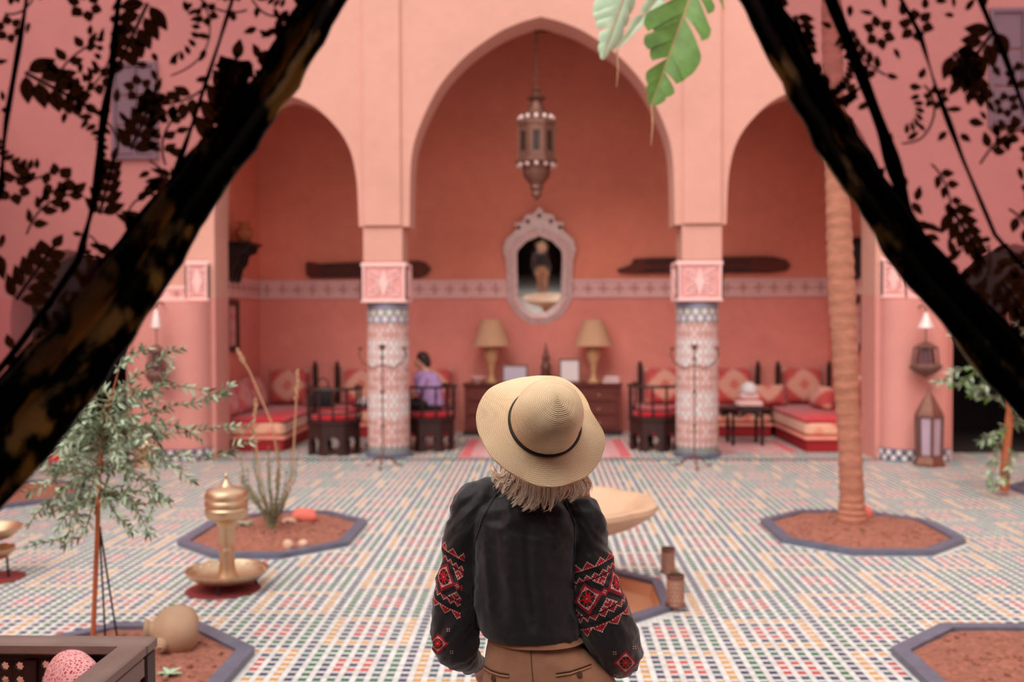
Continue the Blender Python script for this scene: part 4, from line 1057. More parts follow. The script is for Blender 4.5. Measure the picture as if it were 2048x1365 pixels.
# ================================================================== PLANTS
LEAF = MB()
def leaf_mesh(name, L_, W_, mat, bend=.15):
    mb = MB(); n = 4; vs = []
    for i in range(n + 1):
        t_ = i / n; w_ = W_ * sin(PI * min(1, max(.02, t_)) ** .85) * .5; z_ = -bend * L_ * t_ * t_
        vs += [(t_ * L_, -w_, z_ + w_ * .3), (t_ * L_, 0, z_), (t_ * L_, w_, z_ + w_ * .3)]
    fs = []
    for i in range(n):
        for j in range(2): a = i * 3 + j; fs.append((a, a + 1, a + 4, a + 3))
    mb.add(vs, fs); me = mb.mesh(name, 80); me.materials.append(mat); return me
def rand_rot(d, rg):
    d = d.normalized(); q = d.to_track_quat('X', 'Z').to_matrix()
    return q @ Matrix.Rotation(rg.uniform(-1.2, 1.2), 3, 'X')
def leafy(parent, origin, branches, seed, step, llen, lw, mats, singles=0, twig=M['twig'], spread=.9, r0=.006):
    """branches: list of polylines (world points). twigs joined in one part; the largest leaves as leaf objects, the rest one stuff mesh"""
    rg = random.Random(seed); tw = MB(); spots = []
    for br in branches:
        pts = [Vector(p) - origin for p in br]
        fine = []
        for a, b in zip(pts, pts[1:]):
            n = max(2, int((b - a).length / .03))
            for k in range(n): fine.append(a.lerp(b, k / n))
        fine.append(pts[-1])
        for _ in range(3): fine = [fine[0]] + [(fine[i - 1] + fine[i] * 2 + fine[i + 1]) / 4 for i in range(1, len(fine) - 1)] + [fine[-1]]
        fine = [p + Vector((noise.noise(p * 9), noise.noise(p * 9 + Vector((5, 0, 0))), noise.noise(p * 9 + Vector((0, 7, 0))))) * .012 * (i > 0) for i, p in enumerate(fine)]
        N = len(fine)
        tw.tube(fine, [r0 * (1 - .8 * i / N) + .0008 for i in range(N)], 5)
        acc = 0
        for i in range(max(1, int(N * .12)), N):
            acc += (fine[i] - fine[i - 1]).length
            while acc > step:
                acc -= step; d = (fine[i] - fine[i - 1]).normalized()
                side = Vector((rg.gauss(0, 1), rg.gauss(0, 1), rg.gauss(0, 1))); side = (side - d * side.dot(d)).normalized()
                for s in (1, -1): spots.append((fine[i], (d * .7 + side * s * spread + Vector((0, 0, rg.uniform(-.3, .25)))).normalized(), rg.uniform(.7, 1.25), i / N))
        spots.append((fine[-1], (fine[-1] - fine[-2]).normalized(), 1.1, 1))
    tag(tw.build('twigs', twig, parent, sharp=80), kind='stuff')
    rg.shuffle(spots)
    lms = [leaf_mesh('leaf', llen, lw, m_) for m_ in mats]
    for p, d, s, t_ in spots[:singles]:
        q = D.objects.new('leaf', lms[min(len(lms) - 1, int(rg.random() ** 1.3 * len(lms)))]); COL.objects.link(q); q.parent = parent
        q.matrix_local = Matrix.Translation(p) @ rand_rot(d, rg).to_4x4() @ Matrix.Scale(s, 4)
    if len(spots) > singles:
        mb = MB(); base = [tuple(v.co) for v in lms[0].vertices]; fcs = [tuple(f.vertices) for f in lms[0].polygons]
        for p, d, s, t_ in spots[singles:]:
            R_ = rand_rot(d, rg); mb.add([p + R_ @ (Vector(c) * s) for c in base], fcs, min(len(mats) - 1, int(rg.random() ** 1.3 * len(mats))))
        tag(mb.build('foliage', mats, parent, sharp=80), kind='stuff')

# ---- olive sapling on the left with its stake and two irrigation rods
Yo = 4.95; po = P(184, 1300, Yo); po.z = 0
th = thing('olive_tree', 'young olive tree with pale grey-green leaves on the left, behind the lattice bench', 'tree', (po.x, Yo, .04))
org = Vector((po.x, Yo, .04))
T = lambda px, py, dy=0: P(px, py, Yo + dy)
trunk = [Vector((po.x, Yo, .03)), T(190, 1180), T(195, 1060), T(198, 950), T(206, 870, .02), T(222, 800, .03), T(236, 745, .03)]
MB().tube([p - org for p in trunk], [.0135, .013, .0125, .012, .009, .006, .003], 8).build('trunk', M['stem'], th)
B = []
rg = random.Random(5)
def br(x0, y0, *pts):
    dy = rg.uniform(-.28, .28); n = len(pts)
    B.append([T(x0, y0, .01)] + [T(a, b, dy * (i + 1) / n) for i, (a, b) in enumerate(pts)])
br(222, 800, (280, 745), (320, 715), (360, 698)); br(206, 870, (270, 790), (340, 770), (390, 780), (440, 788))
br(206, 870, (280, 830), (350, 812), (410, 808), (452, 775)); br(198, 950, (260, 880), (340, 870), (420, 855), (496, 850))
br(198, 950, (270, 920), (350, 915), (430, 912), (500, 885)); br(196, 1000, (150, 960), (120, 985), (90, 1010), (62, 1046))
br(196, 1000, (160, 1000), (135, 1040), (140, 1075), (60, 1092)); br(197, 980, (230, 985), (270, 1010), (330, 1005))
br(202, 900, (160, 880), (130, 920), (110, 960)); br(206, 870, (175, 840), (160, 870), (150, 905)); br(222, 800, (200, 770), (180, 790), (165, 820))
br(236, 745, (255, 715), (290, 700)); br(198, 950, (240, 930), (290, 960), (320, 980), (300, 1030)); br(204, 890, (250, 850), (300, 900), (380, 960))
br(206, 870, (260, 860), (300, 850), (360, 850), (400, 880)); br(198, 940, (170, 950), (150, 1000), (160, 1050)); br(197, 970, (215, 1010), (240, 1040), (262, 1060))
br(196, 1000, (180, 1030), (170, 1070), (130, 1090)); br(222, 800, (260, 770), (300, 790), (340, 740)); br(200, 920, (230, 870), (250, 820), (280, 800))
br(198, 950, (120, 900), (70, 930), (30, 960)); br(202, 900, (225, 900), (260, 950), (250, 990)); br(206, 870, (230, 840), (310, 860), (330, 920))
for k in range(46):
    x0 = rg.uniform(150, 260); y0 = rg.uniform(800, 1000); an = rg.uniform(-PI, PI); l_ = rg.uniform(60, 140)
    br(206 if y0 < 900 else 198, y0, (x0 + cos(an) * l_ * .5, y0 + sin(an) * l_ * .3 - 6), (x0 + cos(an) * l_, y0 + sin(an) * l_ * .5 + rg.uniform(0, 30)))
leafy(th, org, B, 8, .0150, .050, .0145, [M['leaf_o'], M['leaf_p'], M['leaf_d'], M['leaf_o']], 280, spread=.85, r0=.005)
for k, (xa, ya, xb_, yb_) in enumerate(((199, 1060, 212, 1300), (200, 1058, 238, 1300))):
    a, b = T(xa, ya, .03), T(xb_, yb_, .06); b.z = max(b.z, .02)
    if b.z < .03: b.z = .03
    r_ = thing('irrigation_rod', ['thin dark rod right beside the olive trunk', 'thin dark rod leaning further from the olive trunk'][k], 'rod', b)
    MB().tube([Vector((0, 0, 0)), (a - b) * .5, a - b], .005, 6).build('rod', M['black'], r_); 
    MB().ellipsoid(a - b, (.008, .008, .012), 6, 4).build('rod_tip', M['black'], r_)

# ---- twiggy shrub with tall dry stalks in the far left bed
ps = G(546, 1062, .05)
th = thing('shrub', 'thin twiggy grey-green shrub in the bed behind the brass urn', 'shrub', (ps.x, ps.y, .05))
org = Vector((ps.x, ps.y, .05)); T = lambda px, py, dy=0: P(px, py, ps.y + dy)
B = []
rg = random.Random(9)
for k in range(26):
    ex = 546 + rg.uniform(-68, 68); ey = rg.uniform(885, 985) + abs(ex - 546) * .3; dy = rg.uniform(-.25, .25)
    B.append([T(546 + rg.uniform(-6, 6), 1060, 0), T(546 + (ex - 546) * .45, 1010, dy * .4), T(546 + (ex - 546) * .85, (1010 + ey) / 2, dy * .7), T(ex, ey, dy)])
leafy(th, org, B, 4, .022, .024, .008, [M['leaf_d'], M['twig'], M['leaf_o']], 0, spread=1.0, r0=.007)
for a in (((548, 1055), (560, 950), (545, 850), (500, 745), (474, 700)), ((552, 1055), (585, 950), (590, 850), (596, 742)), ((545, 1055), (520, 950), (508, 860), (512, 800))):
    pts = [T(*q) - org for q in a]
    st = MB().tube(pts, [.009, .008, .007, .006, .008][:len(pts)], 6).build('dry_stalk', M['leaf_dry'], th)
    mb = MB()
    for k in range(14):
        p_ = pts[-1].lerp(pts[-2], k / 14 * .6); mb.ellipsoid(p_ + Vector((rg.uniform(-.012, .012), rg.uniform(-.012, .012), 0)), (.01, .01, .018), 6, 4)
    tag(mb.build('seed_head', M['leaf_dry'], st), kind='stuff')
# stones in that bed
def stone(px, py, w_, h, mat, label, name='stone', seed=1, z0=.03):
    g = G(px, py, z0); s = g.y / FPX
    mb = MB(); mb.ellipsoid((0, 0, 0), (w_ * s / 2, w_ * s / 2.4, h * s / 2), 14, 10)
    vs = []
    for v_ in mb.v:
        p = Vector(v_); n_ = noise.noise(p * 18 + Vector((seed, 0, 0))); vs.append(tuple(p * (1 + .22 * n_)))
    mb.v = vs
    o = mb.build(name, mat, loc=(g.x, g.y, z0 + h * s * .36), sharp=50); tag(o, label, 'stone'); return o
pinkst = pm('coral_stone', C(226, 118, 104), .8, .14, 10, .4, 40)
palest = pm('pale_stone', C(206, 168, 146), .85, .14, 12, .5, 40)
stone(608, 1046, 54, 36, pinkst, 'large coral-pink stone behind the shrub', seed=2)
stone(578, 1054, 30, 22, palest, 'pale stone between the shrub and the coral stone', seed=4)
stone(577, 1098, 22, 22, palest, 'pale broken stone at the front of the shrub bed, left one', seed=6)
stone(606, 1094, 20, 18, palest, 'pale broken stone at the front of the shrub bed, right one', seed=8)
stone(1733, 1035, 22, 26, pinkst, 'small coral-pink stone right of the palm trunk', seed=5, z0=.07)
def rosette(px, py, z0, L_, n, mat, label):
    g = G(px, py, z0); th = thing('leafy_weed', label, 'plant', (g.x, g.y, z0)); lm = leaf_mesh('leaf', L_, L_ * .38, mat, .3)
    for k in range(n):
        q = D.objects.new('leaf', lm); COL.objects.link(q); q.parent = th; q.rotation_euler = (0, -.45 - .2 * (k % 2), 2 * PI * k / n)
rosette(596, 1042, .05, .11, 9, M['leaf_g'], 'fresh green leaf rosette beside the coral stone')
rosette(338, 1352, .035, .07, 8, M['leaf_p'], 'small pale green seedling on the lower left bed')
rosette(488, 1052, .05, .10, 7, M['leaf_o'], 'low grey-green tuft behind the brass urn')

# ---- palm trunk with a few drooping leaves
pb = G(1703, 1046, .08)
th = thing('palm_tree', 'slender ringed palm trunk with hanging torn green leaves', 'tree', (pb.x, pb.y, .05))
org = Vector((pb.x, pb.y, .05)); T = lambda px, py, dy=0: P(px, py, pb.y + dy) - org
mb = MB(); ctr = [Vector((0, 0, .01)), T(1704, 1000), T(1700, 900), T(1694, 800), T(1690, 700), T(1684, 600), T(1680, 500), T(1676, 400), T(1672, 300), T(1668, 200), T(1664, 60), T(1662, -80), T(1660, -220)]
wpx = [31, 24, 22.5, 23, 25, 26, 25.5, 23, 22, 21, 20, 19, 18]
pts, rad = [], []
sp = pb.y / FPX
for i in range(len(ctr) - 1):
    seg = 14
    for k in range(seg):
        f = k / seg; pts.append(ctr[i].lerp(ctr[i + 1], f)); r = (wpx[i] * (1 - f) + wpx[i + 1] * f) * sp
        rad.append(r * (1 + (.036, .0, -.045, .02, .036, -.01, -.05)[k % 7] + .02 * noise.noise(Vector((i * 3.1 + f * 9, 0, 0)))))
mb.tube(pts, rad, 18); mb.build('trunk', M['trunk'], th, sharp=30)
top = pts[-1]
def frond(target_top, tip, width, mat, seed, torn=.5, face=None, drop_tip=0.0, curl=0.0):
    """a banana-like leaf: petiole from the crown, blade hanging from target_top to tip"""
    rg = random.Random(seed); a = Vector(target_top) - org; b = Vector(tip) - org
    pet = []
    mid = (top + a) / 2 + Vector((0, 0, .55))
    for k in range(13):
        f = k / 12; pet.append(top * (1 - f) ** 2 + mid * 2 * f * (1 - f) + a * f * f)
    d = b - a; L_ = d.length; t_ = d.normalized(); fr = Vector(face or (0, -1, 0)); sd = t_.cross(fr).normalized(); up = sd.cross(t_)
    N = 36; mb = MB(); rib = []
    for i in range(N + 1):
        f = i / N; rib.append(a + d * f + up * (sin(PI * f) * .03))
    lf = MB().tube(pet + rib, [.018 - .006 * k / 12 for k in range(13)] + [.012 * (1 - .8 * i / N) for i in range(N + 1)], 6).build('leaf_rib', M['leaf_dry'], th)
    for s in (-1, 1):
        i = 0
        while i < N:
            ln = rg.randint(2, 4) if rg.random() < torn else rg.randint(5, 9)
            j = min(N, i + ln); vs = []; fs = []; K = 5
            dr = rg.uniform(.1, .9) * torn; wv = rg.uniform(.72, 1.08)
            for q in range(i, j + 1):
                f = q / N; w_ = width * (sin(PI * (.06 + .93 * f) ** .75)) ** .7 * wv
                e = 1 - .20 * (abs((q - i) / max(1, j - i) - .5) * 2) ** 3
                for k in range(K + 1):
                    g_ = k / K
                    vs.append(rib[q] + sd * (s * w_ * g_ * e) + t_ * (w_ * g_ * (.35 + dr)) + up * (.25 * w_ * sin(g_ * PI * .6) - curl * w_ * g_ * g_))
            for q in range(j - i):
                for k in range(K): u_ = q * (K + 1) + k; fs.append((u_, u_ + 1, u_ + K + 2, u_ + K + 1))
            mb.add(vs, fs); i = j
    mb.build('leaf_blade', mat, lf, sharp=80)
    if drop_tip:
        e = rib[-1]; MB().tube([e, e + Vector((.008, 0, -drop_tip * .5)), e + Vector((-.004, 0, -drop_tip))], [.007, .006, .002], 5).build('dry_tip', M['leaf_dry'], lf)
frond(P(1420, -120, 6.8), P(1303, 208, 6.7), .23, M['leaf_g'], 3, .85, (0.15, -1, .1), .28)
frond(P(1290, -150, 6.4), P(1205, 118, 6.35), .15, M['leaf_p'], 5, .7, (.5, -1, .2), .0, .8)
frond(P(1450, -170, 7.2), P(1234, 100, 7.0), .07, M['leaf_p'], 7, .8, (0, -1, 0), .26)
frond(P(1400, -110, 6.6), P(1448, 20, 6.6), .03, M['leaf_g'], 8, .8, (0, -1, 0))
frond(P(1900, -250, 8.6), P(2050, -80, 8.8), .25, M['leaf_g'], 9, .6, (0, -1, .2))
frond(P(1700, -330, 9.4), P(1690, -190, 10.2), .25, M['leaf_g'], 10, .6, (0, -1, .2))

# ---- olive tree on the right, mostly behind the curtain
pr = G(2008, 985, .03)
th = thing('olive_tree', 'small olive tree by the right doorway, mostly behind the curtain', 'tree', (pr.x, pr.y, .04))
org = Vector((pr.x, pr.y, .04)); T = lambda px, py, dy=0: P(px, py, pr.y + dy)
MB().tube([Vector((0, 0, 0)), T(2010, 930) - org, T(2020, 820) - org, T(2018, 700) - org, T(2014, 620) - org], [.05, .046, .035, .02, .008], 8).build('trunk', M['stem'], th)
B = []; rg = random.Random(21)
def br2(x0, y0, *pts):
    dy = rg.uniform(-.4, .4); B.append([T(x0, y0)] + [T(a, b, dy * (i + 1) / len(pts)) for i, (a, b) in enumerate(pts)])
br2(2018, 780, (1960, 740), (1920, 770), (1872, 762)); br2(2018, 760, (1970, 730), (1930, 735), (1900, 752)); br2(2018, 820, (1990, 790), (1975, 800), (1950, 790))
br2(2010, 900, (2000, 880), (1985, 920), (1978, 960)); br2(2010, 920, (2030, 900), (2020, 940), (1990, 975)); br2(2018, 700, (1990, 650), (1960, 640), (1950, 660))
for k in range(26):
    an = rg.uniform(0, 2 * PI); l_ = rg.uniform(60, 130); y0 = rg.uniform(640, 880)
    br2(2018, y0, (2018 + cos(an) * l_ * .5, y0 + sin(an) * l_ * .4), (2018 + cos(an) * l_, y0 + sin(an) * l_ * .6))
leafy(th, org, B, 18, .03, .085, .026, [M['leaf_p'], M['leaf_o'], M['leaf_g'], M['leaf_d']], 0, spread=.9, r0=.009)

# ================================================================== LATTICE BENCH (lower left)
BY = 2.99; bx1 = P(316, 1275, BY).x; bz = P(300, 1272, BY).z
th = thing('lattice_bench', 'dark wooden bench with star-pierced lattice back in the lower left corner', 'bench', (bx1, BY, 0))
def bb(x0, x1, y0, y1, z0, z1, name, mat, ch=.006): return MB().cbox(((x0 + x1) / 2, (y0 + y1) / 2, (z0 + z1) / 2), (x1 - x0, y1 - y0, z1 - z0), ch).build(name, mat, th)
Wd = -1.95; DEP = -.82
bb(Wd, .0, -.085, .0, bz - .035, bz, 'back_top_rail', M['wood_bench'])
bb(-.085, .0, DEP, -.086, bz - .035, bz, 'arm_rail', M['wood_bench'])
bb(-.075, -.005, -.075, -.005, .001, bz - .036, 'corner_post', M['wood_lattice'])
bb(-.075, -.005, DEP + .01, DEP + .08, .001, bz - .036, 'front_post', M['wood_lattice'])
bb(-.06, -.02, DEP + .085, -.08, .30, bz - .038, 'arm_panel', M['wood_bench'])
bb(-.055, -.008, DEP + .085, -.08, bz - .10, bz - .037, 'arm_upper_rail', M['wood_bench'])
bb(Wd, -.08, -.065, -.02, .28, .34, 'back_lower_rail', M['wood_lattice'])
bb(Wd, -.08, DEP + .03, -.07, .34, .40, 'seat', M['wood_lattice'])
bb(Wd, Wd + .07, -.075, -.005, .001, bz - .036, 'end_post', M['wood_lattice'])
bb(Wd, Wd + .07, DEP + .01, DEP + .08, .001, bz - .036, 'end_front_post', M['wood_lattice'])
# star blocks
cell = .0435; hb_ = cell / 2
sq = []
for k in range(16):
    a = 2 * PI * k / 16; m_ = max(abs(cos(a)), abs(sin(a))); sq.append((hb_ * cos(a) / m_, hb_ * sin(a) / m_))
stp = [((.0155 if k % 2 == 0 else .0112) * cos(2 * PI * k / 16), (.0155 if k % 2 == 0 else .0112) * sin(2 * PI * k / 16)) for k in range(16)]
mb = MB(); vs = [(x, -.006, z_) for x, z_ in sq] + [(x, -.006, z_) for x, z_ in stp] + [(x, .006, z_) for x, z_ in stp] + [(x, .006, z_) for x, z_ in sq]
fs = []
for r in range(4):
    for k in range(16): fs.append((r * 16 + k, r * 16 + (k + 1) % 16, ((r + 1) % 4) * 16 + (k + 1) % 16, ((r + 1) % 4) * 16 + k))
mb.add(vs, fs); sb_ = mb.mesh('star_block', smooth=False); sb_.materials.append(M['wood_lattice'])
yl = -.042
def panel(px_list, z_top, rows):
    for px in px_list:
        x = P(px, 1310, BY + yl).x - bx1
        for r in range(rows):
            q = D.objects.new('star_block', sb_); COL.objects.link(q); q.parent = th; q.location = (x, yl, z_top - cell * (r + .5))
zt0 = bz - .055
cols2 = [92 + 29.3 * k for k in range(6)]
panel(cols2, zt0, 2)
xa = P(92 - 14.6, 1310, BY + yl).x - bx1; xe = P(92 + 29.3 * 5 + 14.6, 1310, BY + yl).x - bx1
bb(xe, -.076, yl - .011, yl + .011, .345, zt0, 'filler_board', M['wood_lattice'], .002)
bb(xa, xe, yl - .016, yl + .016, zt0 - 2 * cell - .03, zt0 - 2 * cell, 'mid_rail', M['wood_lattice'], .003)
bb(xa, xe, yl - .008, yl + .008, .345, zt0 - 2 * cell - .031, 'lower_board', M['wood_lattice'], .002)
bb(Wd + .07, -.076, yl - .014, yl + .014, zt0, bz - .036, 'upper_rail', M['wood_lattice'], .003)
xs1 = P(40 + 14.6, 1310, BY + yl).x - bx1
bb(xs1, xa, yl - .02, yl + .02, .345, zt0, 'stile', M['wood_lattice'], .003)
panel([40 - 29.3 * k for k in range(6)], zt0 - .004, 8)
xl = P(40 - 29.3 * 5 - 14.6, 1310, BY + yl).x - bx1
bb(Wd + .071, xl, yl - .011, yl + .011, .345, zt0, 'filler_board', M['wood_lattice'], .002)
pat = NT('red_white_print'); oc = pat.coord('Object'); vo = pat.n('ShaderNodeTexVoronoi', feature='DISTANCE_TO_EDGE'); vo.inputs['Scale'].default_value = 95; pat.l(oc, vo.inputs['Vector'])
M['print'] = pat.out(pat.ramp(vo.outputs['Distance'], [(0, C(226, 176, 176)), (.18, C(214, 140, 142)), (.26, C(180, 36, 52))]), .85)
mb = MB(); rings = []
for i in range(19):
    ph = PI * i / 18; ring = []
    for k in range(36):
        a = 2 * PI * k / 36; f = lambda c_, e: math.copysign(abs(c_) ** e, c_)
        ring.append((.175 * f(cos(a), .75) * sin(ph) ** .75, .075 * f(sin(a), .9) * sin(ph) ** .8, -.185 * f(cos(ph), .75) + .185))
    rings.append(ring)
mb.loft(rings); o = mb.build('cushion', M['print'], loc=(bx1 - .20, BY - .175, .415), sharp=80); o.rotation_euler = (-.08, .0, -.85)
tag(o, 'red and white printed cushion in the corner of the lattice bench', 'cushion')
# ================================================================== CURTAINS IN THE NEAR OPENING
YC = 1.38
t = NT('sheer_voile'); nt = t.t
for n_ in list(nt.nodes):
    if n_.type == 'BSDF_PRINCIPLED': nt.nodes.remove(n_)
tr_ = t.n('ShaderNodeBsdfTransparent'); tr_.inputs[0].default_value = (.62, .43, .51, 1)
df = t.n('ShaderNodeBsdfTranslucent'); df.inputs[0].default_value = (.55, .36, .38, 1)
mx = t.n('ShaderNodeMixShader'); mx.inputs[0].default_value = .10
t.l(tr_.outputs[0], mx.inputs[1]); t.l(df.outputs[0], mx.inputs[2])
outn = [n_ for n_ in nt.nodes if n_.type == 'OUTPUT_MATERIAL'][0]; t.l(mx.outputs[0], outn.inputs[0]); M['sheer'] = t.mat
M['velvet'] = pm('brown_cut_velvet', C(62, 44, 28), .95, .3, 30, .3, 200, .002)
vt = M['velvet'].node_tree; tl = vt.nodes.new('ShaderNodeBsdfTranslucent'); tl.inputs[0].default_value = C(92, 62, 36); vm = vt.nodes.new('ShaderNodeMixShader'); vm.inputs[0].default_value = .35
vo_ = [q for q in vt.nodes if q.type == 'OUTPUT_MATERIAL'][0]; vt.links.new(vt.nodes['Principled BSDF'].outputs[0], vm.inputs[1]); vt.links.new(tl.outputs[0], vm.inputs[2]); vt.links.new(vm.outputs[0], vo_.inputs[0])
M['velvet_stem'] = pm('rose_brown_thread', C(126, 88, 66), .95, .2, 30, 0)
t = NT('backlit_brocade_border'); o_ = t.coord('Object', (1, 1, .55)); nf = t.noise(o_, 17, 3, .5)
M['border'] = t.out(t.ramp(nf, [(.46, C(22, 17, 14)), (.52, C(44, 34, 26)), (.60, C(200, 172, 122))]), .9, sheen=.2)  # gold patches paint light coming through the bunched dark brocade
vt = M['border'].node_tree; tl = vt.nodes.new('ShaderNodeBsdfTranslucent'); vm = vt.nodes.new('ShaderNodeMixShader'); vm.inputs[0].default_value = .5
vr = [q for q in vt.nodes if q.type == 'VALTORGB'][0]; vt.links.new(vr.outputs[0], tl.inputs[0])
vo_ = [q for q in vt.nodes if q.type == 'OUTPUT_MATERIAL'][0]; vt.links.new(vt.nodes['Principled BSDF'].outputs[0], vm.inputs[1]); vt.links.new(tl.outputs[0], vm.inputs[2]); vt.links.new(vm.outputs[0], vo_.inputs[0])
M['pleat'] = pm('pleat_shade', C(40, 34, 34), .95, .2, 20, 0)  # dark strips paint the dimness where doubled voile passes less light

def interp(tab, x):
    if x >= tab[0][0]: 
        (x0, y0), (x1, y1) = tab[0], tab[1]
        return y0 + (y1 - y0) * (x - x0) / (x1 - x0)
    for (x0, y0), (x1, y1) in zip(tab, tab[1:]):
        if x1 <= x <= x0: return y0 + (y1 - y0) * (x0 - x) / (x0 - x1)
    (x0, y0), (x1, y1) = tab[-2], tab[-1]
    return y1 + (y1 - y0) * (x1 - x) / (x0 - x1)
EDGE = {-1: [(695, 0), (640, 100), (590, 190), (520, 290), (430, 420), (362, 540), (300, 640), (210, 780), (120, 900), (0, 1030)],
        1: [(1478, 0), (1520, 90), (1568, 185), (1620, 280), (1682, 380), (1745, 480), (1805, 570), (1880, 660), (1950, 745), (2048, 862)]}
BW = {-1: [(2.2, .06), (2.05, .075), (1.9, .105), (1.72, .15), (1.55, .21), (1.4, .2), (1.2, .12)], 1: [(2.2, .055), (2.05, .062), (1.9, .075), (1.72, .10), (1.55, .14), (1.4, .15), (1.2, .12)]}
ZT, ZB = 2.255, 1.16
def curtain(s, nm, label, pleats, seed, special):
    edge = []
    for a, b in EDGE[s]: p = P(a, b, YC); edge.append((p.z, p.x))
    tie_x = s * 1.05
    edge = [(ZT, edge[0][1] * .82)] + edge + [(ZB, tie_x)]
    edge.sort(reverse=True)
    xi = lambda z_: interp(edge, z_)
    xo = lambda z_: s * (1.30 - .12 * max(0, (2.0 - z_)) / .84)
    bw = lambda z_: min(interp(BW[s], z_) if z_ < 2.2 else .06, abs(xi(z_) - xo(z_)) * .8)
    def ys(x, z_):
        a, b = xo(z_), xi(z_); u = (x - a) / (b - a)
        return YC + .008 * sin(2 * PI * 9 * u + 1.1 * sin(2.3 * z_) + seed) + .004 * noise.noise(Vector((x * 6, z_ * 3, seed)))
    th = thing('curtain', label, 'curtain', (s * 1.2, YC, ZB), group='swagged sheer curtains framing the view')
    og = Vector(th.location)
    NU, NV = 120, 90; vs = []; fs = []
    for j in range(NV + 1):
        z_ = ZT + (ZB - ZT) * j / NV; a, b = xo(z_), xi(z_) - s * -1 * 0
        b = xi(z_) + s * bw(z_) * .5
        for i in range(NU + 1):
            x = a + (b - a) * i / NU; vs.append(Vector((x, ys(x, z_), z_)) - og)
    for j in range(NV):
        for i in range(NU): k = j * (NU + 1) + i; fs.append((k, k + 1, k + NU + 2, k + NU + 1))
    MB().add(vs, fs).build('sheer_panel', M['sheer'], th, sharp=180)
    # bunched dark border, a closed shell with pleats
    front, back = [], []; NU = 22
    for j in range(NV + 1):
        z_ = ZT + (ZB - ZT) * j / NV; b = xi(z_); w_ = bw(z_)
        r1, r2 = [], []
        for i in range(NU + 1):
            f = i / NU; x = b + s * w_ * f
            wob = s * (.007 * noise.noise(Vector((z_ * 14, seed, 0))) + .006 * noise.noise(Vector((z_ * 34, seed, 3)))) * (1 - f) + s * .012 * noise.noise(Vector((z_ * 26, seed, 8))) * f
            y = YC - .006 + .014 * sin(f * 2 * PI * 2.5 + z_ * 3) - .012 * sin(PI * f)
            r1.append(Vector((x + wob, y - .004, z_)) - og); r2.append(Vector((x + wob, y + .004, z_)) - og)
        front.append(r1 + r2[::-1])
    mb = MB(); mb.loft(front); mb.build('border_band', M['border'], th, sharp=70)
    for k, (pl_, w_) in enumerate(pleats):
        pts = [P(a, b, YC) for a, b in pl_]
        d0 = (pts[0] - pts[1]).normalized(); pts = [pts[0] + d0 * min(.9, (ZT - pts[0].z) / max(.2, d0.z))] + pts
        pts.append(Vector((s * 1.13, YC, ZB + .05)))
        fine = []
        for a, b in zip(pts, pts[1:]):
            for q in range(10): fine.append(a.lerp(b, q / 10))
        fine.append(pts[-1])
        fine = [Vector((p.x, ys(p.x, p.z) - .006, p.z)) - og for p in fine]
        wv = [w_ * (.65 + .5 * noise.noise(Vector((i * .13, k + seed, 0)))) * YC / FPX for i in range(len(fine))]
        MB().tube(fine, wv, 8, flat=.35, up=(0, 1, 0)).build('pleat', M['pleat'], th)
    # cut-velvet pattern: leaves, flowers, sprigs and dashed fronds lying on the voile
    mb = MB(); rg = random.Random(seed); SP = YC / FPX
    org0 = P(1024, 682, YC)
    def to3(px, py, off=.0035):
        p = P(px, py, YC); return Vector((p.x, ys(p.x, p.z) - off, p.z)) - og
    def ok(px, py):
        p = P(px, py, YC)
        if not (ZB + .1 < p.z < ZT - .02): return False
        a, b = xo(p.z), xi(p.z); 
        lo, hi = min(a, b + s * bw(p.z) * .6), max(a, b + s * bw(p.z) * .6)
        return lo < p.x < hi
    def leaf(px, py, an, L_, W_, m=0):
        if not ok(px, py): return
        n = 7; pts = []
        for k in range(n + 1): f = k / n; pts.append((f * L_, sin(PI * f ** .8) * W_ / 2))
        for k in range(n - 1, 0, -1): f = k / n; pts.append((f * L_, -sin(PI * f ** .8) * W_ / 2))
        q = [to3(px + x * cos(an) - y * sin(an), py + x * sin(an) + y * cos(an)) for x, y in pts]
        mb.add(q, [tuple(range(len(q)))], m)
    def line(pts, w_, m=1):
        pts = [p for p in pts if ok(*p)]
        if len(pts) > 1: mb.tube([to3(*p, off=.004) for p in pts], w_ * SP, 4, m)
    def flower(px, py, r):
        for k in range(6): a = k * PI / 3 + .3; leaf(px + cos(a) * r * .28, py + sin(a) * r * .28, a, r * .72, r * .62)
    def sprig(px, py, an, L_, n, ls):
        pts = []
        for k in range(12):
            f = k / 11; a = an + .5 * (f - .5); pts.append((px + cos(a) * L_ * f, py + sin(a) * L_ * f))
        line(pts, 2.4)
        for k in range(1, n + 1):
            f = k / (n + .3); b = pts[min(11, int(f * 11))]
            for sg in (-1, 1): leaf(b[0] + 4 * cos(an + sg), b[1] + 4 * sin(an + sg), an + sg * .95, ls * (1 - .25 * f), ls * .54)
        leaf(pts[-1][0], pts[-1][1], an + .2, ls, ls * .5)
    def frond_(px, py, R, a0, a1, n, inward=1):
        line([(px + R * cos(a0 + (a1 - a0) * k / 20), py + R * sin(a0 + (a1 - a0) * k / 20)) for k in range(21)], 2.2)
        for k in range(n):
            a = a0 + (a1 - a0) * (k + .5) / n; r = R - inward * 18
            leaf(px + r * cos(a), py + r * sin(a), a + PI * (inward > 0) + .25, 24, 12)
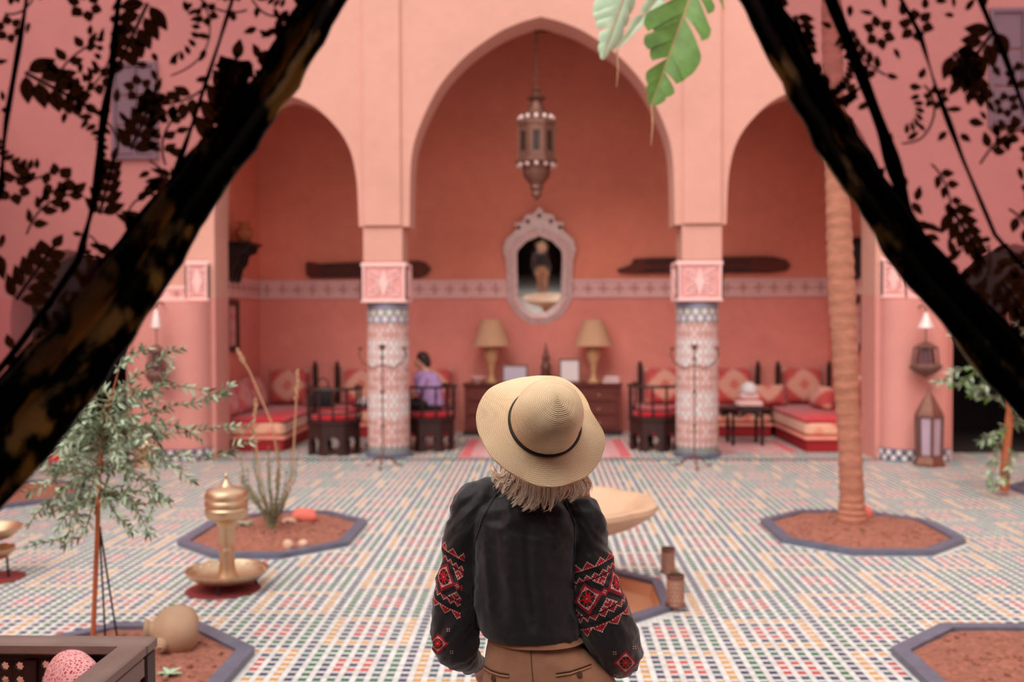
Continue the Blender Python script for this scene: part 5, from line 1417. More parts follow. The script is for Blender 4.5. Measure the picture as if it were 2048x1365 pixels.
    def fern(px, py, an, sc_):
        for k in range(5):
            for sg in (-1, 1):
                an2 = an + sg * (1.0 - .08 * k)
                bx_, by_ = px + cos(an) * 27 * k * sc_ + 6 * cos(an2), py + sin(an) * 27 * k * sc_ + 6 * sin(an2); ll = (60 - 6 * k) * sc_
                leaf(bx_, by_, an2, ll, 31 * sc_)
                line([(bx_ + cos(an2) * ll * q / 5, by_ + sin(an2) * ll * q / 5) for q in range(5)], 1.6)
        leaf(px + cos(an) * 138 * sc_, py + sin(an) * 138 * sc_, an, 36 * sc_, 20 * sc_)
        line([(px + cos(an) * 150 * sc_ * f / 8, py + sin(an) * 150 * sc_ * f / 8) for f in range(9)], 4)
    placed = []
    F_ = {'flower': flower, 'sprig': sprig, 'frond': frond_, 'fern': fern, 'leaf': leaf}
    for kind, *ar in special:
        F_[kind](*ar); placed.append((ar[0], ar[1], {'flower': 44, 'sprig': 62, 'frond': 60, 'fern': 74, 'leaf': 26}[kind]))
    for k in range(150):                              # ragged lace where the voile meets the bunched border
        z_ = rg.uniform(1.3, ZT - .04); x = xi(z_) + s * bw(z_) * rg.uniform(.62, 1.18); u_, v_ = proj((x, YC, z_))
        leaf(u_, v_, rg.uniform(0, 2 * PI), rg.uniform(24, 46), rg.uniform(12, 22))
    lo, hi = (-760, 660) if s < 0 else (1440, 2860)
    for tr0, tries in ((0, 3200), (1, 6500)):
        for _ in range(tries):
            px, py = rg.uniform(lo, hi), rg.uniform(-1100, 1050)
            kind = rg.choice(('sprig', 'fern', 'fern', 'flower', 'frond', 'frond')) if tr0 == 0 else rg.choice(('leaf', 'leaf', 'flower'))
            r = {'flower': 40, 'sprig': 56, 'frond': 56, 'fern': 74, 'leaf': 20}[kind]
            if not ok(px, py) or any((px - a) ** 2 + (py - b) ** 2 < ((r + c_) * .68) ** 2 for a, b, c_ in placed): continue
            placed.append((px, py, r)); an = rg.uniform(0, 2 * PI)
            if kind == 'flower': flower(px, py, rg.uniform(24, 36))
            elif kind == 'sprig': sprig(px - cos(an) * 50, py - sin(an) * 50, an, rg.uniform(90, 130), rg.randint(3, 5), rg.uniform(28, 38))
            elif kind == 'frond': frond_(px, py, rg.uniform(60, 85), an, an + rg.uniform(1.8, 2.8), rg.randint(6, 9))
            elif kind == 'fern': fern(px - cos(an) * 55, py - sin(an) * 55, an, rg.uniform(.85, 1.25))
            else: leaf(px - 12 * cos(an), py - 12 * sin(an), an, rg.uniform(22, 34), rg.uniform(11, 16))
    tag(mb.build('floral_pattern', [M['velvet'], M['velvet_stem']], th, smooth=False), 'brown cut-velvet leaves and flowers', kind='stuff')
    # tie-back, tail below it
    mb = MB(); zz0 = ZB + .01
    mb.tube([Vector((s * 1.12 + .10 * cos(a), YC + .05 * sin(a), zz0)) - og for a in [2 * PI * k / 20 for k in range(21)]], .022, 8, caps=False); mb.build('tieback', M['border'], th)
    rings = []
    for j in range(12):
        z_ = ZB - (ZB - .02) * j / 11; r = .07 + .08 * (j / 11) ** .7; ring = []
        for k in range(40):
            a = 2 * PI * k / 40; rr_ = r * (1 + .18 * sin(a * 8 + seed)); ring.append(Vector((s * 1.12 + rr_ * cos(a), YC - .01 + rr_ * .42 * sin(a), z_)) - og)
        rings.append(ring)
    MB().loft(rings).build('tail', M['border'], th)
    return th
curtain(-1, 'left', 'dark floral sheer curtain swept to the left side of the view',
        [([(243, 0), (232, 150), (205, 270), (185, 420), (165, 520)], 12), ([(52, 0), (40, 110), (25, 240), (10, 380)], 9), ([(470, 0), (440, 90), (380, 260), (330, 400)], 7)], 3,
        [('flower', 120, 365, 40), ('fern', 60, 150, .5, .95), ('fern', 300, 10, 2.0, .9), ('fern', 265, 300, -1.2, .9), ('frond', 330, 60, 95, -.9, 1.4, 9), ('frond', 120, 90, 110, -.2, 1.5, 8), ('sprig', 110, 180, -1.2, 110, 3, 34),
         ('fern', 480, 120, 1.9, .8), ('flower', 170, 10, 34), ('sprig', 60, 470, -1.0, 120, 4, 34), ('leaf', 340, 130, -.9, 32, 15), ('leaf', 60, 45, 1.7, 26, 13), ('fern', 205, 430, -1.4, .8), ('frond', 260, 390, 80, -1.0, .9, 6), ('leaf', 30, 330, .7, 40, 24), ('sprig', 330, 330, -1.6, 90, 3, 30), ('fern', 40, 600, -1.0, .9)])
curtain(1, 'right', 'dark floral sheer curtain swept to the right side of the view',
        [([(1655, 0), (1700, 110), (1760, 260), (1810, 400), (1850, 500)], 19), ([(1800, 0), (1835, 70), (1870, 180), (1925, 320), (1990, 470)], 7), ([(1960, 0), (2010, 120), (2060, 260)], 8)], 7,
        [('flower', 1757, 66, 38), ('fern', 1990, 60, 2.2, .95), ('fern', 1900, 110, .9, .85), ('sprig', 1955, 330, -.9, 120, 3, 38), ('flower', 2010, 270, 34), ('frond', 1800, 220, 70, -.8, 1.6, 7), ('frond', 1640, 130, 90, -.2, 1.2, 8), ('sprig', 1860, 330, .9, 90, 3, 34),
         ('leaf', 1930, 245, .2, 34, 18), ('leaf', 1790, 95, 1.1, 26, 12), ('fern', 1900, 420, 1.0, .8), ('leaf', 1695, 15, 1.6, 26, 14), ('sprig', 2010, 420, .8, 110, 4, 34), ('fern', 2000, 560, .9, .9), ('fern', 1590, 30, 1.2, .6)])
th = thing('curtain_rod', 'dark iron curtain rod above the near opening', 'curtain rod', (0, YC, ZT + .02))
MB().tube([(-1.38, 0, 0), (1.38, 0, 0)], .016, 8).build('rod', M['iron'], th)
for s in (-1, 1):
    MB().ellipsoid((s * 1.39, 0, 0), (.03, .03, .03), 10, 8).build('finial', M['iron'], th)
    MB().tube([(s * 1.2, 0, 0), (s * 1.2, .06, .05), (s * 1.2, .06, .10)], .010, 6).build('wall_holder', M['iron'], th)
# ================================================================== PEOPLE
def fuse(mb, voxel, smooth_n=6, fac=.5):
    me = mb.mesh('tmp', 80); o = D.objects.new('tmp', me); COL.objects.link(o)
    r = o.modifiers.new('r', 'REMESH'); r.mode = 'VOXEL'; r.voxel_size = voxel; r.use_smooth_shade = True
    s = o.modifiers.new('s', 'SMOOTH'); s.iterations = smooth_n; s.factor = fac
    dg = bpy.context.evaluated_depsgraph_get(); nm = D.meshes.new_from_object(o.evaluated_get(dg))
    D.objects.remove(o); D.meshes.remove(me)
    nm.polygons.foreach_set('use_smooth', [True] * len(nm.polygons)); return nm
def bvh_of(me): return BVHTree.FromPolygons([v.co.copy() for v in me.vertices], [tuple(p.vertices) for p in me.polygons])
def displace(me, f):
    ns = [v.normal.copy() for v in me.vertices]
    for v, n_ in zip(me.vertices, ns): v.co = v.co + n_ * f(v.co, n_)
    me.update()
def superring(cx, cy, cz, a, b, n=32, e=2.4, tilt=0.0):
    pts = []
    for k in range(n):
        t_ = 2 * PI * k / n; c_, s_ = cos(t_), sin(t_)
        x = a * math.copysign(abs(c_) ** (2 / e), c_); y = b * math.copysign(abs(s_) ** (2 / e), s_)
        pts.append(Vector((cx + x, cy + y, cz + tilt * x)))
    return pts
M['skin'] = pm('skin', C(214, 160, 136), .5, .06, 20, .05, 200)
M['linen'] = pm('black_linen', C(22, 18, 21), .6, .22, 40, .4, 900, .0008, sheen=.32)
M['khaki'] = pm('khaki_cotton', C(178, 128, 98), .85, .08, 30, .3, 900, .0006, sheen=.15)
M['khaki_d'] = pm('khaki_seam', C(96, 64, 46), .9, .1, 30, 0)
M['shoe'] = pm('brown_leather', C(92, 60, 42), .5)
YP = 2.58
SPX = YP / FPX
W = lambda px, py, Y=YP: P(px, py, Y)

# ---- body (one continuous mesh: head, neck, trunk, arms, hands, legs)
person = thing('person', 'person in a black embroidered blouse and khaki trousers seen from behind', 'person', (W(1100, 1390).x, YP, 0))
po_ = Vector(person.location)
body = MB()
hc = Vector((W(1090, 870).x, 2.535, W(1090, 868).z))
body.ellipsoid(hc, (.072, .088, .100), 20, 14)
body.ellipsoid(hc + Vector((0, .025, -.055)), (.052, .062, .065), 16, 12)             # jaw
body.ellipsoid(hc + Vector((0, .088, -.018)), (.011, .018, .024), 10, 8)                # nose
body.ellipsoid(hc + Vector((0, .083, -.060)), (.022, .010, .007), 10, 8)                # lips
for s in (-1, 1):
    body.ellipsoid(hc + Vector((s * .074, .0, -.01)), (.010, .020, .030), 10, 8)        # ears
    body.ellipsoid(hc + Vector((s * .030, .076, .020)), (.020, .012, .008), 10, 8)      # brow
body.tube([hc + Vector((0, .0, -.06)), W(1072, 985, YP + .01), W(1062, 1020)], [.05, .048, .06], 14)
trunk_c = [(1062, 1010, .085, .05), (1052, 1040, .10, .07), (1048, 1100, .105, .075), (1048, 1180, .10, .072), (1062, 1270, .10, .072), (1090, 1340, .13, .085), (1100, 1400, .135, .09)]
body.loft([superring(W(a, b).x, YP, W(a, b).z, c_, d_, 24) for a, b, c_, d_ in trunk_c[::-1]])
ARM = {'l': [(968, 1012, 2.58, .045), (930, 1070, 2.575, .036), (915, 1160, 2.575, .032), (910, 1235, 2.59, .030), (925, 1290, 2.63, .026), (945, 1322, 2.69, .022), (958, 1338, 2.735, .020)],
       'r': [(1148, 1030, 2.58, .045), (1178, 1090, 2.575, .036), (1200, 1180, 2.57, .032), (1218, 1255, 2.58, .030), (1232, 1300, 2.63, .026), (1228, 1325, 2.69, .022), (1220, 1340, 2.735, .020)]}
for k_, sg in (('l', 1), ('r', -1)):
    pts = [W(a, b, c_) for a, b, c_, r in ARM[k_]]; body.tube(pts, [r for *_, r in ARM[k_]], 12)
    wr = pts[-1]; d_ = Vector((sg * .35, .45, -.8)).normalized(); sd = Vector((sg * .8, -.2, .25)); sd = (sd - d_ * sd.dot(d_)).normalized()
    body.tube([wr, wr + d_ * .035, wr + d_ * .075], [.019, .027, .024], 10, flat=.55, up=tuple(d_.cross(sd)))
    for f, (off, ln) in enumerate(((-.024, .058), (-.008, .068), (.008, .064), (.023, .052))):
        b0 = wr + d_ * .07 + sd * off; c1 = b0 + d_ * ln * .5 + d_.cross(sd) * .006; c2 = b0 + d_ * ln + d_.cross(sd) * .022
        body.tube([b0, c1, c2], [.0085, .008, .0062], 8)
    t0 = wr + d_ * .025 + sd * .022; body.tube([t0, t0 + sd * .022 + d_ * .022, t0 + sd * .026 + d_ * .05], [.010, .009, .007], 8)
LEG = {'l': [(1038, 1400, YP, .078), (1036, 1520, YP + .01, .068), (1040, 1690, YP, .05), (1042, 1800, YP - .02, .048), (1044, 1930, YP - .01, .034), (1044, 1968, YP, .034)],
       'r': [(1162, 1400, YP, .078), (1160, 1520, YP + .02, .068), (1156, 1690, YP + .02, .05), (1154, 1800, YP, .048), (1152, 1930, YP + .01, .034), (1152, 1968, YP + .02, .034)]}
for k_ in 'lr':
    pts = [W(a, b, c_) for a, b, c_, r in LEG[k_]]; body.tube(pts, [r for *_, r in LEG[k_]], 14)
    a = pts[-1]; body.tube([Vector((a.x, a.y - .045, .05)), Vector((a.x, a.y, .06)), Vector((a.x, a.y + .08, .045)), Vector((a.x, a.y + .15, .035))], [.028, .036, .036, .024], 10)
for v_i in range(len(body.v)): body.v[v_i] = tuple(Vector(body.v[v_i]) - po_)
bme = fuse(body, .0055, 4); obj('body', bme, M['skin'], person)
for s in (-1, 1):
    e = hc + Vector((s * .030, .083, .004)) - po_
    MB().ellipsoid(e, (.012, .006, .007), 10, 8).build('eye', M['white'], person); 

# ---- blouse
bl = MB()
TORSO = [(1068, 978, .038, .045, 0, 2.0), (1066, 990, .068, .060, -.12, 2.2), (1060, 1004, .108, .078, -.14, 2.4), (1054, 1026, .138, .092, -.13, 2.5), (1050, 1060, .143, .102, -.08, 2.5), (1048, 1110, .136, .105, -.03, 2.5), (1048, 1160, .130, .103, 0, 2.4), (1050, 1210, .128, .102, 0, 2.4), (1055, 1236, .130, .108, 0, 2.4), (1058, 1250, .130, .113, 0, 2.4), (1062, 1262, .128, .112, 0, 2.4), (1064, 1269, .120, .102, 0, 2.4), (1065, 1273, .110, .09, 0, 2.4)]
bl.loft([superring(W(a, b).x, YP, W(a, b).z, c_, d_, 40, e, t_) for a, b, c_, d_, t_, e in TORSO[::-1]])
SL = {'l': [(1000, 992, 2.58, 30), (968, 998, 2.58, 40), (942, 1022, 2.575, 42), (928, 1062, 2.57, 38), (921, 1110, 2.565, 35), (913, 1165, 2.565, 38), (909, 1215, 2.57, 42), (909, 1258, 2.58, 46), (914, 1290, 2.595, 45), (924, 1308, 2.63, 37), (938, 1320, 2.67, 26), (948, 1325, 2.70, 20), (956, 1330, 2.72, 20)],
      'r': [(1120, 1012, 2.58, 30), (1150, 1024, 2.58, 40), (1170, 1046, 2.575, 42), (1177, 1085, 2.57, 38), (1184, 1130, 2.565, 41), (1195, 1180, 2.56, 46), (1207, 1228, 2.56, 51), (1220, 1268, 2.565, 54), (1230, 1296, 2.585, 52), (1237, 1312, 2.62, 43), (1234, 1322, 2.67, 29), (1226, 1327, 2.70, 20), (1220, 1332, 2.72, 20)]}
def dense(path, n=6):
    """Catmull-Rom through (point, radius)"""
    P_ = [W(a, b, c_) for a, b, c_, r in path]; R_ = [r * SPX for *_, r in path]; pts, rad = [], []
    for i in range(len(P_) - 1):
        p0, p1, p2, p3 = P_[max(0, i - 1)], P_[i], P_[i + 1], P_[min(len(P_) - 1, i + 2)]
        for k in range(n):
            t_ = k / n; pts.append(.5 * ((2 * p1) + (p2 - p0) * t_ + (2 * p0 - 5 * p1 + 4 * p2 - p3) * t_ * t_ + (3 * p1 - p0 - 3 * p2 + p3) * t_ ** 3)); rad.append(R_[i] * (1 - t_) + R_[i + 1] * t_)
    return pts + [P_[-1]], rad + [R_[-1]]
SLD = {k_: dense(SL[k_]) for k_ in 'lr'}
for k_ in 'lr': bl.tube(SLD[k_][0], SLD[k_][1], 24)
for v_i in range(len(bl.v)): bl.v[v_i] = tuple(Vector(bl.v[v_i]) - po_)
blm = fuse(bl, .0052, 10)
xl_, xr_ = W(950, 1150).x - po_.x, W(1145, 1150).x - po_.x
def ridg(v): return 1 - abs(noise.noise(v)) * 2
xf_ = W(1062, 1100).x - po_.x
def wrinkle(co, n_):
    x, y, z_ = co; d_ = 0.0
    torso = max(0, min(1, (x - xl_) / .03)) * max(0, min(1, (xr_ - x) / .03))
    hem = max(0.0, min(1.0, (z_ - .965) / .05))
    d_ += torso * hem * (.007 * noise.noise(Vector((x * 13, y * 6, z_ * 2.2 + 3))) + .0060 * ridg(Vector((x * 20 + z_ * 2, y * 6, z_ * 2.6 + 7))) + .003 * ridg(Vector((x * 22, y * 8, z_ * 24))))
    d_ -= torso * hem * (y < 0) * .013 * math.exp(-((x - xf_ - .012 * sin(z_ * 9)) / .015) ** 2) * max(0, min(1, (1.27 - z_) / .06))
    d_ += torso * (y < 0) * .006 * math.exp(-((x - xf_ + .055 - .01 * sin(z_ * 7)) / .022) ** 2) * hem
    u = (z_ + (x - xf_) * (.9 if x > 0 else -.9))
    d_ += (1 - torso) * (.006 * noise.noise(Vector((x * 9, y * 12, z_ * 12 + 5))) + .0085 * ridg(Vector((x * 10, y * 9, u * 17))) - .004 + .003 * ridg(Vector((x * 26, y * 22, u * 34))))
    d_ += .0012 * noise.noise(Vector((x * 70, y * 60, z_ * 60)))
    if z_ > 1.2: d_ += .004 * ridg(Vector((x * 16, y * 10, z_ * 22 + 9))) - .002
    return d_
displace(blm, wrinkle); 
blouse = obj('blouse', blm, M['linen'], person); tag(blouse, 'black linen blouse with full sleeves')
bvb = bvh_of(blm)
# raglan seams running from the neckline under each arm
def seam(name, pts, bvh, mat, parent, r=.0016, off=.0006):
    out = []
    for i in range(len(pts) - 1):
        for k in range(8):
            f = k / 8; a = (pts[i][0] * (1 - f) + pts[i + 1][0] * f, pts[i][1] * (1 - f) + pts[i + 1][1] * f)
            d_ = ray(*a); h = bvh.ray_cast(CAM_LOC - po_, d_)
            if h[0] is not None: out.append(h[0] + h[1] * off)
    if len(out) > 2: return MB().tube(out, r, 5).build(name, mat, parent)
seam('raglan_seam', [(995, 985), (966, 1035), (950, 1085), (946, 1130), (948, 1180)], bvb, M['linen'], blouse, .0025)
seam('raglan_seam', [(1130, 1005), (1150, 1050), (1148, 1100), (1145, 1150), (1148, 1190)], bvb, M['linen'], blouse, .0025)

# ---- cross-stitch embroidery: every stitch a small raised cell lying on the sleeve
EM = [pm('stitch_red', C(206, 20, 34), .8, .1, 60, 0), pm('stitch_crimson', C(166, 34, 52), .8, .1, 60, 0), pm('stitch_cream', C(232, 176, 164), .8, .06, 60, 0), pm('stitch_charcoal', C(44, 40, 44), .9, .2, 200, .3, 900)]
def star(dx, dy, R):
    d_ = dx + dy
    if d_ > R: return None
    if d_ >= R - 2: return 1
    if d_ == R - 3: return 2
    if dx == 0 and dy == 0: return 2
    if d_ == 1: return 2 if d_ == 0 else 0
    if d_ < R - 4 and (abs(dx - dy) <= 1 or min(dx, dy) <= 0): return 0 if (dx + 2 * dy) % 7 else None
    if d_ == R - 4 and min(dx, dy) <= 1: return 2
    return None
def emb(k, c_):
    kk = k if k <= 26 else 52 - k
    if kk <= 5:
        h = abs(((c_ % 10) - 5)); 
        if kk < h: return None
        return 2 if kk == h or (kk == 5 and c_ % 2) else (1 if kk < 4 else 0)
    if kk <= 9: return 3 if kk in (6, 9) or (k + c_) % 2 else None
    if kk <= 13:
        z_ = abs(c_ % 6 - 3); q = kk - 10
        return 2 if q == z_ else (1 if q > z_ else None)
    if kk == 14: return 3 if c_ % 2 else None
    dy = abs(k - 26); dx = abs(((c_ + 13) % 26) - 13)
    r = star(dx, dy, 11)
    if r is not None: return r
    if dx + dy <= 11: return 3
    d2 = (13 - dx) + dy
    if d2 <= 3: return 2 if d2 in (1,) else 1
    t_ = 13 - dx
    if dy >= 5 and t_ <= dy - 5: return 2 if (t_ == dy - 5 or (t_ + dy) % 4 == 0) else 1
    return 3 if dx + dy in (12, 13) else None
def sleeve_embroidery(k_, s_start, rows, cell, c0, c1, shear, aim, parent, shift):
    pts, rad = SLD[k_]; acc = [0.0]
    for a, b in zip(pts, pts[1:]): acc.append(acc[-1] + (b - a).length)
    mb = MB()
    def at_s(s_):
        i = max(q for q in range(len(acc) - 1) if acc[q] <= max(0, s_)); f = (s_ - acc[i]) / max(1e-6, acc[i + 1] - acc[i])
        return pts[i].lerp(pts[i + 1], f), rad[i] * (1 - f) + rad[i + 1] * f, (pts[i + 1] - pts[i]).normalized()
    def pos(kf, cf):
        s_ = s_start + kf * cell + shear * cf * cell
        p, r, t_ = at_s(s_); e = (aim - t_ * aim.dot(t_)).normalized(); f = t_.cross(e) * -1
        a = cf * cell / .052
        dv = (e * cos(a) + f * sin(a))
        h = bvb.ray_cast(p - po_, dv)
        if h[0] is None: return None
        if (h[0] - (p - po_)).length > r * 1.5: return None
        n_ = h[1]
        if n_.dot(dv) < 0: n_ = -n_
        return h[0] + n_ * .0011
    cache = {}
    def g(k, c_):
        if (k, c_) not in cache: cache[(k, c_)] = pos(k - .5, c_ - .5)
        return cache[(k, c_)]
    for k in range(rows):
        for c_ in range(c0, c1):
            m_ = emb(k, c_ + shift)
            if m_ is None: continue
            q = [g(k, c_), g(k, c_ + 1), g(k + 1, c_ + 1), g(k + 1, c_)]
            if any(x is None for x in q): continue
            ctr = (q[0] + q[1] + q[2] + q[3]) / 4
            mb.add([ctr + (x - ctr) * .9 for x in q] , [(0, 1, 2, 3)], m_)
    return tag(mb.build('embroidery', EM, parent, smooth=False), 'red and cream cross-stitch embroidery', kind='stuff')
def s_at(k_, py):
    pts = SLD[k_][0]; a = 0
    for p, q in zip(pts, pts[1:]):
        if proj(q)[1] >= py: return a
        a += (q - p).length
    return a
sleeve_embroidery('r', s_at('r', 1122), 53, .00318, -36, 42, -.20, Vector((.10, -1, 0)), blouse, 10)
sleeve_embroidery('l', s_at('l', 1100), 53, .00300, -46, 14, .34, Vector((-.45, -1, 0)), blouse, 4)
def cuff_motif(cx, cy, R, sz, dots):
    mb = MB()
    def g(u, v):
        d_ = ray(cx + u * sz, cy + v * sz); h = bvb.ray_cast(CAM_LOC - po_, d_)
        return None if h[0] is None else h[0] + h[1] * .0011
    cells = [(dx, dy, star(abs(dx), abs(dy), R)) for dx in range(-R, R + 1) for dy in range(-R, R + 1)]
    for ox, oy in dots: cells += [(ox + a, oy + b, 1 if (a, b) == (0, 0) else 2 if a * b else 1) for a in (-1, 0, 1) for b in (-1, 0, 1) if (a + b) % 2 == 0]
    for dx, dy, m_ in cells:
        if m_ is None: continue
        q = [g(dx - .5, dy - .5), g(dx + .5, dy - .5), g(dx + .5, dy + .5), g(dx - .5, dy + .5)]
        if any(x is None for x in q) or max((q[0] - x).length for x in q) > .02: continue
        mb.add(q, [(0, 1, 2, 3)], m_)
    if mb.v: tag(mb.build('cuff_embroidery', EM, blouse, smooth=False), 'small red diamond stitched near the cuff', kind='stuff')
cuff_motif(1251, 1326, 11, 2.15, ((8, -14), (-10, -9), (-9, 12)))
cuff_motif(876, 1288, 10, 2.1, ((10, -13), (13, 8)))

# ---- trousers
tb = MB()
TR = [(1066, 1270, .118, .100), (1072, 1285, .124, .102), (1080, 1305, .142, .108), (1094, 1338, .168, .118), (1101, 1375, .178, .122), (1103, 1420, .176, .118), (1102, 1450, .165, .105)]
tb.loft([superring(W(a, b).x, YP, W(a, b).z, c_, d_, 40, 2.3) for a, b, c_, d_ in TR[::-1]])
for k_, x0 in (('l', 1038), ('r', 1166)):
    tb.tube([W(x0, 1400), W(x0, 1500, YP + .005), W(x0 + (3 if k_ == 'l' else -3), 1690), W(x0 + (5 if k_ == 'l' else -6), 1820, YP - .005), W(x0 + (6 if k_ == 'l' else -10), 1925, YP + .005)], [.094, .086, .068, .062, .058], 24)
for v_i in range(len(tb.v)): tb.v[v_i] = tuple(Vector(tb.v[v_i]) - po_)
tm = fuse(tb, .006, 8)
displace(tm, lambda co, n_: .004 * noise.noise(Vector((co.x * 8, co.y * 6, co.z * 16))) + .0015 * noise.noise(co * 40))
trousers = obj('trousers', tm, M['khaki'], person); tag(trousers, 'khaki cotton trousers'); bvt = bvh_of(tm)
mb = MB(); rings = []
for a, b, g_ in ((1068, 1258, .001), (1068, 1260, .005), (1073, 1274, .006), (1074, 1276, .001)):
    f = max(-.3, (b - 1270) / 35); c_, d_ = .119 + .022 * f, .101 + .006 * f
    rings.append([p - po_ for p in superring(W(a, b).x, YP, W(a, b).z, c_ + g_, d_ + g_, 48, 2.3)])
MB().loft(rings, caps=False).build('waistband', M['khaki'], trousers)
def surf(px, py, off=.001, bvh=None):
    d_ = ray(px, py); h = (bvh or bvt).ray_cast(CAM_LOC - po_, d_); return (h[0] + h[1] * off, h[1]) if h[0] is not None else (None, None)
for px in (1047, 1076):
    a, n_ = surf(px, 1283, .010); b, _n = surf(px, 1298, .006)
    if a is not None and b is not None: MB().tube([a, (a + b) / 2 + Vector((0, -.004, 0)), b], .005, 6, flat=.5).build('belt_loop', M['khaki'], trousers)
seam('centre_seam', [(1062, 1300), (1063, 1330), (1066, 1364), (1070, 1400)], bvt, M['khaki_d'], trousers, .0011)
for pts, bt in (([(968, 1332), (982, 1341), (1000, 1347), (1021, 1350)], (988, 1358)), ([(1112, 1348), (1140, 1344), (1165, 1336), (1184, 1329)], (1158, 1350))):
    pk = seam('welt_pocket', pts, bvt, M['khaki_d'], trousers, .0022)
    seam('pocket_welt', [(a, b + 5) for a, b in pts], bvt, M['khaki'], pk, .003)
    c_, n_ = surf(bt[0], bt[1], .002)
    if c_ is not None: MB().lathe([(.001, 0), (.0075, 0), (.008, .0015), (.0065, .0025), (.005, .0018), (.001, .0018)], 14, c_, M=n_.to_track_quat('Z', 'Y').to_matrix()).build('button', M['khaki_d'], pk)
for k_ in 'lr':
    a = W(*LEG[k_][-1][:3]) - po_
    MB().loft([[Vector((a.x + x * wx, a.y - .085 + y, z_)) for x, y in ((-.5, .01), (0, -.01), (.5, .01), (.5, .13), (.38, .22), (0, .255), (-.38, .22), (-.5, .13))] for wx, z_ in ((.078, .003), (.09, .015), (.088, .04), (.075, .065), (.06, .085))]).build('shoe', M['shoe'], person)

# ---- hair: a blunt bob under the hat, built from many tapered locks
HM = [pm('hair_blond', C(250, 218, 192), .42, .10, 60, .2, 300, .001, stretch=(1, 1, .15)), pm('hair_rose', C(238, 194, 174), .42, .12, 60, .2, 300, .001, stretch=(1, 1, .15)), pm('hair_light', C(255, 240, 224), .4, .08, 60, 0), pm('hair_shadow', C(186, 138, 118), .5, .1, 60, 0)]
hr = MB(); rg = random.Random(31)
cap = MB(); rings = []
for j, (py, yy) in enumerate(((880, 2.475), (920, 2.462), (950, 2.458), (975, 2.462), (990, 2.468))):
    ring = []
    for i in range(29):
        f = i / 28; px = 1000 + f * 175 + (0 if j < 3 else (-6 + 12 * f) * (j - 2) * .5); dy = .085 * (abs(f - .5) * 2) ** 2.4
        ring.append(P(px, py + (12 * (f - .5)), yy + dy) - po_)
    rings.append(ring)
cap.loft(rings, closed=False); sh = cap.build('hair_base', HM[3], person, sharp=80)
so_ = sh.modifiers.new('thick', 'SOLIDIFY'); so_.thickness = .006
END = [(985, 962), (1000, 985), (1018, 998), (1040, 1014), (1062, 1022), (1085, 1016), (1104, 1020), (1118, 1000), (1136, 998), (1152, 1004), (1168, 992), (1184, 984)]
def endy(x):
    for (a, b), (c_, d_) in zip(END, END[1:]):
        if a <= x <= c_: return b + (d_ - b) * (x - a) / (c_ - a)
    return END[0][1] if x < END[0][0] else END[-1][1]
CL = [(990, 966, -9), (999, 980, -12), (1011, 988, -14), (1024, 1000, -16), (1034, 1014, -18), (1045, 1012, -14), (1055, 1024, -18), (1068, 1021, -15), (1080, 1012, -10), (1090, 1020, -6), (1101, 1025, -2), (1110, 1000, 2), (1122, 1004, -8), (1133, 998, -10), (1145, 1006, -9), (1156, 996, -5), (1166, 996, -2), (1176, 986, 3)]
def lock(rx, ex, ey, y0, out_l, fl, sx, w0, m_):
    pts = [P(rx, 916, y0 + .006), P(rx + (ex - rx) * .35 + sx * .6 - fl * .3, 945, y0 - .009 - out_l), P(rx + (ex - rx) * .7 + sx - fl * .55, (950 + ey) / 2 + 2, y0 - .013 - out_l), P(ex + sx * .5 - fl * .2, ey - 9, y0 - .011 - out_l * .8), P(ex + fl * .5, ey, y0 - .012 - out_l)]
    fine = []
    for i in range(4):
        p0, p1, p2, p3 = pts[max(0, i - 1)], pts[i], pts[i + 1], pts[min(4, i + 2)]
        for q in range(4):
            t_ = q / 4; fine.append(.5 * ((2 * p1) + (p2 - p0) * t_ + (2 * p0 - 5 * p1 + 4 * p2 - p3) * t_ * t_ + (3 * p1 - p0 - 3 * p2 + p3) * t_ ** 3) - po_)
    fine.append(pts[-1] - po_); N = len(fine)
    hr.tube(fine, [w0 * (1 - .9 * (i / (N - 1)) ** 3) for i in range(N)], 5, m_, flat=.5, up=(0, 1, 0))
for ci, (tx, ty, fl) in enumerate(CL):
    tone = rg.choice(((0, 0, 2), (0, 1, 1), (2, 2, 0), (0, 1, 3)))
    for k in range(46):
        lay = rg.random(); spread = rg.gauss(0, 1)
        ex = tx + spread * 2.6; f = max(.02, min(.98, (tx - 985 + spread * 8) / 200)); rx = 1012 + f * 150
        ey = ty - abs(spread) * 6 - lay * 16 * (rg.random() < .35) + rg.gauss(0, 1.2)
        dy = .070 * (abs(f - .5) * 2) ** 2.6
        lock(rx, ex, ey, 2.470 + dy, .012 * (1 - lay), fl + rg.gauss(0, 2), (tx - 1085) * .08, rg.uniform(.0009, .0024), rg.choice(tone) if lay < .8 else rg.choice((1, 3)))
for k in range(60):
    f = rg.uniform(.03, .97); tx = 988 + f * 194
    lock(1012 + f * 150, tx + rg.gauss(0, 8), endy(tx) + rg.uniform(-8, 6), 2.468 + .070 * (abs(f - .5) * 2) ** 2.6, .016, rg.gauss(-10, 10), (tx - 1085) * .08, .0007, 2)
tag(hr.build('hair', HM, person, sharp=80), 'chin-length blond hair', kind='stuff')
